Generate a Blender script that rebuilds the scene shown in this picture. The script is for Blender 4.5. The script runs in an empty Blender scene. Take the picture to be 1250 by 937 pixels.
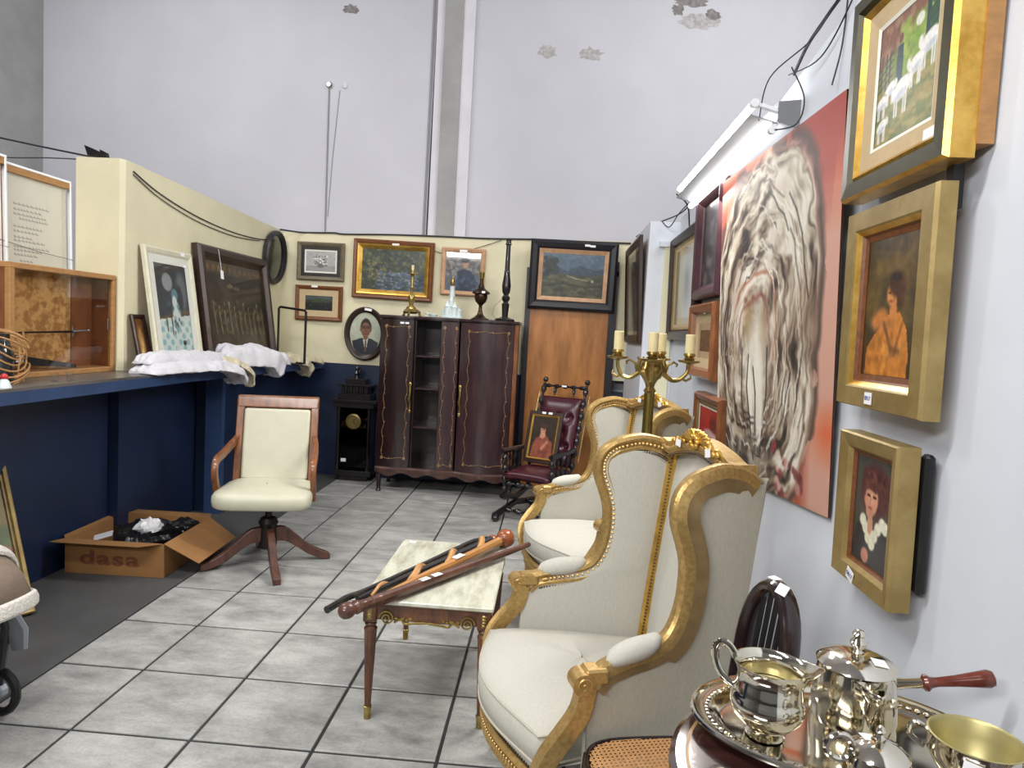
import bpy, bmesh, math, random
import numpy as np
from mathutils import Matrix, Vector

SC = bpy.context.scene
COL = SC.collection
PI = math.pi

# ------------------------------------------------------------------ camera
def basis(yaw, pitch, roll):
    cy, sy = math.cos(yaw), math.sin(yaw)
    f = Vector((sy*math.cos(pitch), cy*math.cos(pitch), -math.sin(pitch)))
    r = Vector((cy, -sy, 0)); u = r.cross(f)
    return (r*math.cos(roll)+u*math.sin(roll), u*math.cos(roll)-r*math.sin(roll), f)
cam_d = bpy.data.cameras.new('camera')
cam = bpy.data.objects.new('camera', cam_d); COL.objects.link(cam)
r_, u_, f_ = basis(-.0551972, .0742944, .0548496)
cam.matrix_world = Matrix(((r_.x, u_.x, -f_.x, 0), (r_.y, u_.y, -f_.y, 0), (r_.z, u_.z, -f_.z, 1.52827), (0, 0, 0, 1)))
cam_d.sensor_width = 36; cam_d.sensor_fit = 'HORIZONTAL'
cam_d.lens = 836.81/1250*36
cam_d.clip_start = .05; cam_d.clip_end = 60
SC.camera = cam

# ------------------------------------------------------------------ world, lamps, exposure
w = bpy.data.worlds.new('world'); SC.world = w; w.use_nodes = True
w.node_tree.nodes['Background'].inputs[0].default_value = (.92, .95, 1, 1)
w.node_tree.nodes['Background'].inputs[1].default_value = .17
SC.view_settings.view_transform = 'Standard'
SC.view_settings.look = 'None'
SC.view_settings.exposure = -.08
SC.view_settings.gamma = 1
SC.view_settings.use_curve_mapping = False
def strip_light(name, loc, aim, power, sx=1.3, sy=.18, col=(1, .985, .96)):
    d = bpy.data.lights.new(name, 'AREA'); d.shape = 'RECTANGLE'; d.size = sx; d.size_y = sy
    d.energy = power; d.color = col
    o = bpy.data.objects.new(name, d); COL.objects.link(o)
    o.location = loc
    o.rotation_euler = (Vector(aim)-Vector(loc)).to_track_quat('-Z', 'Y').to_euler()
    return o
strip_light('hall_tube_lamp', (-1.7, .6, 4.3), (-1.5, 3.0, 0), 140, 2.4, .3)
strip_light('hall_tube_lamp', (1.9, 4.4, 4.9), (0.6, 6.4, 3.0), 88, 2.4, .3)
strip_light('hall_tube_lamp', (-3.6, 4.2, 5.2), (-2.6, 5.6, 1.5), 92, 2.4, .3)
strip_light('wall_tube_lamp', (.745, 3.8, 2.44), (-1.6, 3.5, 0), 70, .16, 1.6)
strip_light('hall_tube_lamp', (-1.6, -1.6, 2.9), (0.6, 2.4, 1.2), 122, 2.4, .3)

# ------------------------------------------------------------------ colours and materials
def S(r, g=None, b=None):
    if g is None: r, g, b = r
    def f(c):
        c /= 255.
        return c/12.92 if c <= .04045 else ((c+.055)/1.055)**2.4
    return (f(r), f(g), f(b))
MATS = {}
def mat(name, c, rough=.5, metal=0., var=.0, vs=6., c2=None, stretch=(1, 1, 1), bump=0., bs=80., coat=0., spec=.5, dist=.002, detail=4., world=False, rvar=0., ramp=(.35, .65)):
    m = bpy.data.materials.new(name); m.use_nodes = True
    nt = m.node_tree; N = nt.nodes; L = nt.links
    p = N['Principled BSDF']
    p.inputs['Roughness'].default_value = rough; p.inputs['Metallic'].default_value = metal
    p.inputs['Coat Weight'].default_value = coat; p.inputs['Coat Roughness'].default_value = .08
    p.inputs['Specular IOR Level'].default_value = spec
    p.inputs['Base Color'].default_value = (*c, 1)
    if var or c2 or bump or rvar:
        if world:
            geo = N.new('ShaderNodeNewGeometry'); src = geo.outputs['Position']
        else:
            tc = N.new('ShaderNodeTexCoord'); src = tc.outputs['Object']
        mp = N.new('ShaderNodeMapping'); mp.inputs['Scale'].default_value = stretch
        L.new(src, mp.inputs[0])
    if var or c2:
        nz = N.new('ShaderNodeTexNoise'); nz.inputs['Scale'].default_value = vs; nz.inputs['Detail'].default_value = detail
        nz.inputs['Roughness'].default_value = .62
        L.new(mp.outputs[0], nz.inputs['Vector'])
        rp = N.new('ShaderNodeValToRGB')
        a = c if c2 else tuple(x*(1-var) for x in c)
        b = c2 if c2 else tuple(min(1, x*(1+var)) for x in c)
        rp.color_ramp.elements[0].position = ramp[0]; rp.color_ramp.elements[1].position = ramp[1]
        rp.color_ramp.elements[0].color = (*a, 1); rp.color_ramp.elements[1].color = (*b, 1)
        L.new(nz.outputs[0], rp.inputs[0]); L.new(rp.outputs[0], p.inputs['Base Color'])
        if rvar:
            mr = N.new('ShaderNodeMapRange'); mr.inputs[3].default_value = max(0, rough-rvar); mr.inputs[4].default_value = min(1, rough+rvar)
            L.new(nz.outputs[0], mr.inputs[0]); L.new(mr.outputs[0], p.inputs['Roughness'])
    if bump:
        n2 = N.new('ShaderNodeTexNoise'); n2.inputs['Scale'].default_value = bs; n2.inputs['Detail'].default_value = 3
        L.new(mp.outputs[0], n2.inputs['Vector'])
        bp = N.new('ShaderNodeBump'); bp.inputs['Strength'].default_value = bump; bp.inputs['Distance'].default_value = dist
        L.new(n2.outputs[0], bp.inputs['Height']); L.new(bp.outputs[0], p.inputs['Normal'])
    MATS[name] = m
    return m

def glass_mat(name, tint=(1, 1, 1), mixf=.1, rough=.02):
    m = bpy.data.materials.new(name); m.use_nodes = True
    nt = m.node_tree; N = nt.nodes; L = nt.links
    N.remove(N['Principled BSDF'])
    t = N.new('ShaderNodeBsdfTransparent'); t.inputs[0].default_value = (*tint, 1)
    g = N.new('ShaderNodeBsdfGlossy'); g.inputs['Roughness'].default_value = rough
    lw = N.new('ShaderNodeLayerWeight'); pw = N.new('ShaderNodeMath'); pw.operation = 'POWER'; pw.inputs[1].default_value = 5
    fr = N.new('ShaderNodeMath'); fr.operation = 'MULTIPLY_ADD'; fr.inputs[1].default_value = .85; fr.inputs[2].default_value = .035
    mx = N.new('ShaderNodeMixShader')
    lw.inputs['Blend'].default_value = .5; L.new(lw.outputs['Facing'], pw.inputs[0]); L.new(pw.outputs[0], fr.inputs[0])
    L.new(fr.outputs[0], mx.inputs[0]); L.new(t.outputs[0], mx.inputs[1]); L.new(g.outputs[0], mx.inputs[2])
    L.new(mx.outputs[0], N['Material Output'].inputs[0])
    return m

def paint_mat(name, rough=.5, coat=0., bump=.15):
    m = bpy.data.materials.new(name); m.use_nodes = True
    nt = m.node_tree; N = nt.nodes; L = nt.links
    p = N['Principled BSDF']; p.inputs['Roughness'].default_value = rough; p.inputs['Coat Weight'].default_value = coat
    p.inputs['Coat Roughness'].default_value = .05
    a = N.new('ShaderNodeVertexColor'); a.layer_name = 'paint'
    L.new(a.outputs[0], p.inputs['Base Color'])
    n2 = N.new('ShaderNodeTexNoise'); n2.inputs['Scale'].default_value = 120
    tc = N.new('ShaderNodeTexCoord'); L.new(tc.outputs['Object'], n2.inputs['Vector'])
    bp = N.new('ShaderNodeBump'); bp.inputs['Strength'].default_value = bump; bp.inputs['Distance'].default_value = .001
    L.new(n2.outputs[0], bp.inputs['Height']); L.new(bp.outputs[0], p.inputs['Normal'])
    return m

GRAIN = (1, 1, 12)
M = dict(
    wall_white=mat('wall_white', S(212, 217, 226), .75, var=.05, vs=1.3, bump=.15, bs=18, dist=.004, world=True),
    wall_high=mat('wall_high', S(188, 188, 196), .9, var=.05, vs=.8, bump=.25, bs=9, dist=.004, world=True, detail=8),
    plaster_gray=mat('plaster_gray', S(150, 150, 150), .9, var=.08, vs=3, bump=.2, bs=25, world=True),
    plaster_light=mat('plaster_light', S(205, 203, 210), .9, var=.05, vs=3, world=True),
    cream=mat('cream_paint', S(216, 209, 178), .75, var=.05, vs=2.2, bump=.2, bs=20, dist=.003, world=True),
    cream_pale=mat('cream_pale', S(226, 222, 190), .75, var=.04, vs=2.2, world=True),
    blue=mat('navy_paint', S(20, 35, 63), .42, var=.12, vs=3.5, bump=.2, bs=22, dist=.003, world=True),
    blue_edge=mat('blue_edge_paint', S(44, 66, 102), .4, var=.12, vs=6, world=True),
    counter=mat('counter_top_paint', S(92, 88, 84), .3, var=.25, vs=5, stretch=(1, .4, 1), world=True, rvar=.1),
    grout=mat('grout', S(48, 48, 50), .9, var=.15, vs=10, world=True),
    concrete=mat('concrete_floor', S(72, 72, 72), .8, var=.12, vs=4, bump=.2, bs=60, world=True, detail=8),
    wood_door=mat('door_veneer', S(142, 88, 38), .4, c2=S(190, 128, 66), vs=3.2, stretch=(2.2, 2.2, .45), detail=8, coat=.1),
    black_wood=mat('black_wood', S(26, 24, 30), .4, var=.25, vs=10, stretch=(1, 1, 4)),
    dark_frame=mat('dark_brown_frame', S(48, 30, 24), .38, var=.3, vs=16, bump=.15, bs=90),
    plum_frame=mat('plum_frame', S(58, 32, 38), .35, var=.25, vs=14),
    brown_frame=mat('brown_frame', S(112, 66, 36), .4, var=.25, vs=18, stretch=(3, 3, 3)),
    olive_frame=mat('olive_gray_frame', S(104, 94, 74), .5, var=.2, vs=30),
    gold=mat('gilt', S(198, 166, 106), .38, .62, c2=S(170, 138, 84), vs=70, bump=.45, bs=110, dist=.002),
    gold_flat=mat('gilt_flat', S(148, 124, 84), .55, .35, c2=S(118, 97, 63), vs=9, bump=.15, bs=50),
    gold_frame=mat('gold_frame_paint', S(172, 150, 98), .45, .5, c2=S(146, 124, 76), vs=9, bump=.12, bs=120),
    gold_bright=mat('gold_leaf', S(226, 184, 96), .34, .75, c2=S(190, 146, 62), vs=14, bump=.25, bs=60),
    gold_dark=mat('gold_shadow_band', S(120, 84, 38), .4, .6, var=.2, vs=10),
    pink_frame=mat('rose_wood_frame', S(186, 146, 112), .5, var=.15, vs=16),
    ivory_frame=mat('ivory_frame', S(204, 200, 176), .5, var=.05, vs=8),
    mat_beige=mat('mount_beige', S(190, 168, 132), .85, var=.05, vs=20),
    mat_white=mat('mount_white', S(228, 226, 216), .85),
    mat_dark=mat('mount_dark', S(44, 38, 38), .7),
    tag=mat('price_tag_paper', S(238, 238, 240), .7),
    tag_pink=mat('price_tag_pink', S(240, 205, 205), .7),
    ink=mat('ink', S(40, 60, 150), .7), ink_dark=mat('ink_dark', S(40, 40, 44), .7),
    linen=mat('linen', S(190, 188, 178), .9, var=.05, vs=160, bump=.5, bs=420, dist=.0012, stretch=(1, 1, .35), spec=.2),
    linen_out=mat('linen_outer', S(182, 177, 162), .9, var=.06, vs=150, bump=.5, bs=420, dist=.0012, stretch=(1, 1, .35), spec=.2),
    nail=mat('nail_heads', S(78, 62, 42), .45, .7),
    cream_vinyl=mat('cream_vinyl', S(196, 194, 172), .42, var=.05, vs=4, bump=.12, bs=10, dist=.006),
    oak=mat('oak', S(140, 86, 50), .35, c2=S(102, 60, 34), vs=7, stretch=(4, 4, 1), detail=7, coat=.2),
    oak_dark=mat('dark_oak', S(92, 58, 46), .4, c2=S(62, 38, 32), vs=7, stretch=(4, 4, 1), coat=.15),
    iron=mat('dark_iron', S(40, 36, 36), .45, .6),
    mahogany=mat('mahogany', S(40, 20, 20), .25, c2=S(26, 13, 14), vs=5, stretch=(5, 5, .8), detail=7, coat=.5),
    mahogany_lit=mat('mahogany_lit_tone', S(64, 42, 44), .3, c2=S(42, 26, 30), vs=4, stretch=(4, 4, .7), detail=7, coat=.4),  # lit copy of mahogany: light on wardrobe parts put into the colour
    inlay=mat('marquetry', S(150, 118, 76), .4, var=.25, vs=30),
    brass=mat('aged_brass', S(182, 160, 100), .3, .85, c2=S(134, 112, 62), vs=12, bump=.2, bs=60),
    brass_green=mat('green_brass', S(138, 124, 62), .38, .85, c2=S(104, 90, 46), vs=8, stretch=(6, 6, .6)),
    bronze=mat('bronze', S(78, 56, 40), .3, .75, c2=S(44, 32, 26), vs=12),
    porcelain=mat('porcelain', S(206, 218, 218), .3, var=.08, vs=20, coat=.3),
    candle=mat('candle_sleeve', S(222, 208, 160), .55, var=.06, vs=20),
    leather=mat('burgundy_leather', S(66, 22, 34), .3, var=.25, vs=6, bump=.25, bs=90, dist=.002),
    ebony=mat('ebonised_wood', S(24, 20, 22), .3, var=.3, vs=10, coat=.3),
    hoop=mat('dark_bentwood', S(32, 18, 19), .22, var=.3, vs=5, stretch=(2, 2, .6), coat=.5),
    marble=mat('marble', S(208, 208, 192), .22, c2=S(170, 168, 146), vs=6, stretch=(3.2, .9, 1), detail=10, coat=.3, ramp=(.42, .66)),
    walnut=mat('walnut', S(112, 68, 42), .3, c2=S(72, 42, 27), vs=8, stretch=(4, 4, .7), coat=.35),
    cardboard=mat('cardboard', S(142, 101, 58), .85, var=.08, vs=6, bump=.1, bs=30),
    card_print=mat('carton_print', S(114, 66, 42), .85),
    bag_black=mat('black_plastic', S(24, 24, 26), .25, bump=.6, bs=30, dist=.01),
    bag_white=mat('white_plastic', S(208, 208, 212), .35, bump=.5, bs=40, dist=.01),
    lamp_gray=mat('lamp_sheet', S(120, 122, 126), .5), lace=mat('lace_cotton', S(204, 203, 208), .92, var=.06, vs=50, bump=.8, bs=150, dist=.004),
    lace_cream=mat('cream_cotton', S(196, 186, 158), .92, var=.1, vs=40, bump=.8, bs=140, dist=.004),
    osb=mat('chip_board', S(166, 112, 54), .7, c2=S(212, 160, 94), vs=17, stretch=(1., 1., 1.15), detail=3, ramp=(.42, .58), bump=.2, bs=40),
    osb_dark=mat('brown_board', S(112, 64, 32), .55, c2=S(138, 82, 44), vs=9, stretch=(1, 1, .5)),
    pine=mat('pine_trim', S(168, 124, 76), .5, var=.12, vs=9, stretch=(2, 2, 5)),
    steel=mat('steel', S(190, 190, 190), .25, 1.),
    silver=mat('silver_plate', S(232, 229, 220), .10, 1., c2=S(216, 206, 180), vs=5),
    silver_in=mat('tarnished_lining', S(176, 166, 116), .4, .6, var=.12, vs=6),
    table_wood=mat('polished_table', S(40, 22, 20), .12, c2=S(62, 38, 34), vs=6, stretch=(1, 6, 1), coat=1., spec=1.),
    handle_wood=mat('handle_wood', S(112, 50, 34), .25, c2=S(82, 34, 24), vs=9, stretch=(1, 6, 6), coat=.4),
    cane=mat('cane_weave', S(186, 140, 92), .5, var=.12, vs=60),
    black=mat('black_rubber', S(16, 16, 18), .45), cable=mat('cable', S(38, 38, 42), .5), cable_gray=mat('gray_cable', S(130, 130, 134), .5),
    white_paint=mat('white_enamel', S(232, 234, 236), .4),
    gray_plastic=mat('gray_plastic', S(150, 158, 166), .4), dark_plastic=mat('dark_plastic', S(46, 48, 54), .4),
    taupe=mat('taupe_cloth', S(128, 112, 98), .9, var=.06, vs=40, bump=.3, bs=200), knit=mat('white_knit', S(206, 202, 194), .95, var=.18, vs=120, bump=1., bs=160, dist=.005),
    beige_knit=mat('beige_knit', S(160, 146, 122), .95, var=.22, vs=110, bump=1., bs=160, dist=.005),
    red=mat('red_plastic', S(190, 40, 48), .4),
    cane_black=mat('black_lacquer', S(24, 20, 20), .22, coat=.5), cane_tan=mat('tan_wood', S(196, 146, 92), .35, var=.15, vs=10, stretch=(3, 1, 1), coat=.3),
    cane_honey=mat('honey_wood', S(176, 124, 66), .32, var=.18, vs=8, coat=.4), cane_red=mat('red_brown_wood', S(118, 56, 34), .3, var=.2, vs=8, coat=.4),
    cane_dark=mat('dark_brown_wood', S(74, 46, 38), .35, c2=S(104, 66, 50), vs=12, coat=.3), knob=mat('knob_wood', S(150, 82, 44), .22, var=.2, vs=7, coat=.5),
    copper=mat('dark_copper', S(74, 58, 44), .4, .6, c2=S(48, 40, 36), vs=9, bump=.3, bs=40),
    paper=mat('note_paper', S(206, 204, 190), .9, var=.03, vs=10),
    canvas_raw=mat('raw_canvas', S(196, 192, 176), .95, var=.04, vs=60),
)
M['glass'] = glass_mat('clear_glass', (.96, .97, .97))
M['glass_dark'] = glass_mat('smoked_glass', (.30, .30, .30))
M['mirror'] = mat('old_mirror', S(96, 100, 96), .12, .9, var=.4, vs=6)
M['paint_matte'] = paint_mat('painted_canvas', .6)
M['paint_gloss'] = paint_mat('varnished_canvas', .35, .25)
M['paint_print'] = paint_mat('print_under_glass', .5, .5, .0)
def tube_emit():
    m = bpy.data.materials.new('lit_tube'); m.use_nodes = True
    p = m.node_tree.nodes['Principled BSDF']
    p.inputs['Emission Color'].default_value = (1, .985, .95, 1); p.inputs['Emission Strength'].default_value = 30
    return m
M['tube'] = tube_emit()

# ------------------------------------------------------------------ mesh builder
class MB:
    def __init__(s): s.v = []; s.f = []
    def add(s, vs, fs, mx=None):
        o = len(s.v)
        for p in vs:
            p = Vector(p)
            s.v.append(tuple(mx @ p) if mx else tuple(p))
        s.f += [tuple(i+o for i in q) for q in fs]
        return s
    def box(s, lo, hi, mx=None):
        x0, y0, z0 = lo; x1, y1, z1 = hi
        return s.add([(x0, y0, z0), (x1, y0, z0), (x1, y1, z0), (x0, y1, z0), (x0, y0, z1), (x1, y0, z1), (x1, y1, z1), (x0, y1, z1)],
                     [(0, 3, 2, 1), (4, 5, 6, 7), (0, 1, 5, 4), (1, 2, 6, 5), (2, 3, 7, 6), (3, 0, 4, 7)], mx)
    def cbox(s, c, d, mx=None):
        return s.box([c[i]-d[i]/2 for i in range(3)], [c[i]+d[i]/2 for i in range(3)], mx)
    def bbox(s, lo, hi, b=.004, mx=None):
        """box with chamfered edges"""
        x0, y0, z0 = lo; x1, y1, z1 = hi
        n0 = len(s.v)
        P = []
        for sx in (0, 1):
            for sy in (0, 1):
                for sz in (0, 1):
                    X, Y, Z = (x0, x1)[sx], (y0, y1)[sy], (z0, z1)[sz]
                    dx, dy, dz = (b, -b)[sx], (b, -b)[sy], (b, -b)[sz]
                    P += [(X, Y+dy, Z+dz), (X+dx, Y, Z+dz), (X+dx, Y+dy, Z)]
        def I(sx, sy, sz, k): return (sx*4+sy*2+sz)*3+k
        F = []
        for k, (a, c) in enumerate(((1, 2), (0, 2), (0, 1))):
            for q in (0, 1):
                idx = []
                for (i, j) in ((0, 0), (1, 0), (1, 1), (0, 1)):
                    t = [0, 0, 0]; t[k] = q; t[a] = i; t[c] = j
                    idx.append(I(*t, k))
                flip = (q == 0) ^ (k == 1)
                F.append(tuple(idx[::-1] if flip else idx))
        for sx in (0, 1):
            for sy in (0, 1):
                for sz in (0, 1):
                    t = (I(sx, sy, sz, 0), I(sx, sy, sz, 1), I(sx, sy, sz, 2))
                    F.append(t if (sx+sy+sz) % 2 else t[::-1])
        for k, (a, c) in enumerate(((1, 2), (0, 2), (0, 1))):
            for i in (0, 1):
                for j in (0, 1):
                    t0 = [0, 0, 0]; t1 = [0, 0, 0]; t0[a] = t1[a] = i; t0[c] = t1[c] = j; t1[k] = 1
                    q = (I(*t0, a), I(*t1, a), I(*t1, c), I(*t0, c))
                    fl = (i+j) % 2
                    if k == 1: fl = 1-fl
                    F.append(q if fl else q[::-1])
        return s.add(P, F, mx)
    def tube(s, pts, r, n=8, closed=False, cap=True, mx=None, flat=None):
        """round tube along pts, r a number or list; flat=(a,b): elliptical section scales"""
        P = [Vector(p) for p in pts]; m = len(P)
        R = r if hasattr(r, '__len__') else [r]*m
        T = []
        for i in range(m):
            a = P[(i-1) % m] if (closed or i > 0) else P[i]
            b = P[(i+1) % m] if (closed or i < m-1) else P[i]
            t = b-a
            T.append(t.normalized() if t.length > 1e-9 else Vector((0, 0, 1)))
        ref = Vector((0, 0, 1)) if abs(T[0].z) < .9 else Vector((0, 1, 0))
        nrm = (ref-T[0]*ref.dot(T[0])).normalized()
        vs = []; fs = []
        fa, fb = flat or (1, 1)
        for i in range(m):
            nrm = nrm-T[i]*nrm.dot(T[i])
            nrm = nrm.normalized() if nrm.length > 1e-9 else T[i].orthogonal().normalized()
            bn = T[i].cross(nrm)
            for k in range(n):
                a = 2*PI*k/n
                vs.append(P[i]+nrm*(math.cos(a)*R[i]*fa)+bn*(math.sin(a)*R[i]*fb))
        for i in range(m if closed else m-1):
            for k in range(n):
                j = (i+1) % m
                fs.append((i*n+k, i*n+(k+1) % n, j*n+(k+1) % n, j*n+k))
        if cap and not closed:
            fs.append(tuple(range(n))[::-1]); fs.append(tuple((m-1)*n+k for k in range(n)))
        return s.add(vs, fs, mx)
    def lathe(s, prof, n=20, mx=None, sx=1., sy=1., cap=True):
        vs = []; fs = []
        for (r, z) in prof:
            r = max(r, 1e-4)
            for k in range(n):
                a = 2*PI*k/n; vs.append((r*math.cos(a)*sx, r*math.sin(a)*sy, z))
        m = len(prof)
        for i in range(m-1):
            for k in range(n):
                fs.append((i*n+k, i*n+(k+1) % n, (i+1)*n+(k+1) % n, (i+1)*n+k))
        if cap:
            fs.append(tuple(range(n))[::-1]); fs.append(tuple((m-1)*n+k for k in range(n)))
        return s.add(vs, fs, mx)
    def ball(s, c, r, n=10, m=6, mx=None):
        rx, ry, rz = r if hasattr(r, '__len__') else (r, r, r)
        vs = [(c[0], c[1], c[2]-rz)]; fs = []
        for i in range(1, m):
            a = -PI/2+PI*i/m
            for k in range(n):
                b = 2*PI*k/n
                vs.append((c[0]+rx*math.cos(a)*math.cos(b), c[1]+ry*math.cos(a)*math.sin(b), c[2]+rz*math.sin(a)))
        vs.append((c[0], c[1], c[2]+rz)); e = len(vs)-1
        for k in range(n):
            fs.append((0, 1+(k+1) % n, 1+k)); fs.append((e, e-n+k, e-n+(k+1) % n))
        for i in range(m-2):
            for k in range(n):
                a = 1+i*n; fs.append((a+k, a+(k+1) % n, a+n+(k+1) % n, a+n+k))
        return s.add(vs, fs, mx)
    def prism(s, poly, z0, z1, mx=None):
        """poly: list of (x,y), extruded z0..z1 (ccw)"""
        n = len(poly)
        vs = [(x, y, z0) for x, y in poly]+[(x, y, z1) for x, y in poly]
        fs = [tuple(range(n))[::-1], tuple(range(n, 2*n))]+[(i, (i+1) % n, n+(i+1) % n, n+i) for i in range(n)]
        return s.add(vs, fs, mx)
    def sheet(s, rows, mx=None, closed_u=False):
        """grid of points rows[i][j]"""
        m = len(rows); n = len(rows[0])
        vs = [p for r in rows for p in r]; fs = []
        for i in range(m-1):
            for j in range(n if closed_u else n-1):
                k = (j+1) % n
                fs.append((i*n+j, i*n+k, (i+1)*n+k, (i+1)*n+j))
        return s.add(vs, fs, mx)
    def sweep(s, pts, prof, ref, closed=False, mx=None, cap=True):
        """prof [(a,b)]: a along binormal-from-ref side, b along ref; ref: fixed vector or one per point"""
        P = [Vector(p) for p in pts]; m = len(P); n = len(prof)
        vs = []; fs = []
        for i in range(m):
            a = P[(i-1) % m] if (closed or i > 0) else P[i]
            b = P[(i+1) % m] if (closed or i < m-1) else P[i]
            t = (b-a).normalized()
            rf = Vector(ref[i]) if isinstance(ref, list) else Vector(ref)
            side = t.cross(rf).normalized(); up = side.cross(t).normalized()
            for (x, y) in prof: vs.append(P[i]+side*x+up*y)
        for i in range(m if closed else m-1):
            j = (i+1) % m
            for k in range(n):
                fs.append((i*n+k, i*n+(k+1) % n, j*n+(k+1) % n, j*n+k))
        if cap and not closed:
            fs.append(tuple(range(n))[::-1]); fs.append(tuple((m-1)*n+k for k in range(n)))
        return s.add(vs, fs, mx)
    def build(s, name, m, parent=None, smooth=True, angle=.6, kind=None, label=None, bevel=0):
        me = bpy.data.meshes.new(name)
        me.from_pydata([tuple(p) for p in s.v], [], s.f); me.update()
        bm = bmesh.new(); bm.from_mesh(me); bmesh.ops.recalc_face_normals(bm, faces=bm.faces); bm.to_mesh(me); bm.free()
        if smooth:
            me.shade_smooth(); me.set_sharp_from_angle(angle=angle)
        me.materials.append(m)
        o = bpy.data.objects.new(name, me); COL.objects.link(o)
        if parent: o.parent = parent
        if kind: o['kind'] = kind
        if label: o['label'] = label
        if bevel:
            b = o.modifiers.new('bevel', 'BEVEL'); b.width = bevel; b.segments = 2; b.limit_method = 'ANGLE'
        return o

def thing(name, label, cat, loc=(0, 0, 0), rot=(0, 0, 0), group=None):
    o = bpy.data.objects.new(name, None); COL.objects.link(o)
    o.empty_display_size = .1
    o.location = loc; o.rotation_euler = rot
    o['label'] = label; o['category'] = cat
    if group: o['group'] = group
    return o
def tag(o, label, cat, group=None):
    o['label'] = label; o['category'] = cat
    if group: o['group'] = group
    return o
def struct(name, mb, m, parent=None, **k):
    o = mb.build(name, m, parent, **k)
    if not parent: o['kind'] = 'structure'
    return o
def dup_tree(o, parent=None):
    c = o.copy(); COL.objects.link(c)
    if parent: c.parent = parent
    for ch in list(o.children): dup_tree(ch, c)
    return c
def catmull(pts, k=6, closed=False):
    P = [Vector(p) for p in pts]; n = len(P); out = []
    rng = range(n) if closed else range(n-1)
    for i in rng:
        g = (lambda j: P[j % n]) if closed else (lambda j: P[min(max(j, 0), n-1)])
        p0, p1, p2, p3 = g(i-1), g(i), g(i+1), g(i+2)
        for q in range(k):
            t = q/k
            out.append(.5*((2*p1)+(p2-p0)*t+(2*p0-5*p1+4*p2-p3)*t*t+(3*p1-p0-3*p2+p3)*t**3))
    if not closed: out.append(P[-1].copy())
    return out
def RX(a): return Matrix.Rotation(a, 4, 'X')
def RY(a): return Matrix.Rotation(a, 4, 'Y')
def RZ(a): return Matrix.Rotation(a, 4, 'Z')
def TR(x, y, z): return Matrix.Translation((x, y, z))
def along(p, q):
    """matrix placing local z on p->q"""
    p, q = Vector(p), Vector(q)
    return Matrix.Translation(p) @ (q-p).to_track_quat('Z', 'Y').to_matrix().to_4x4()
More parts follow.
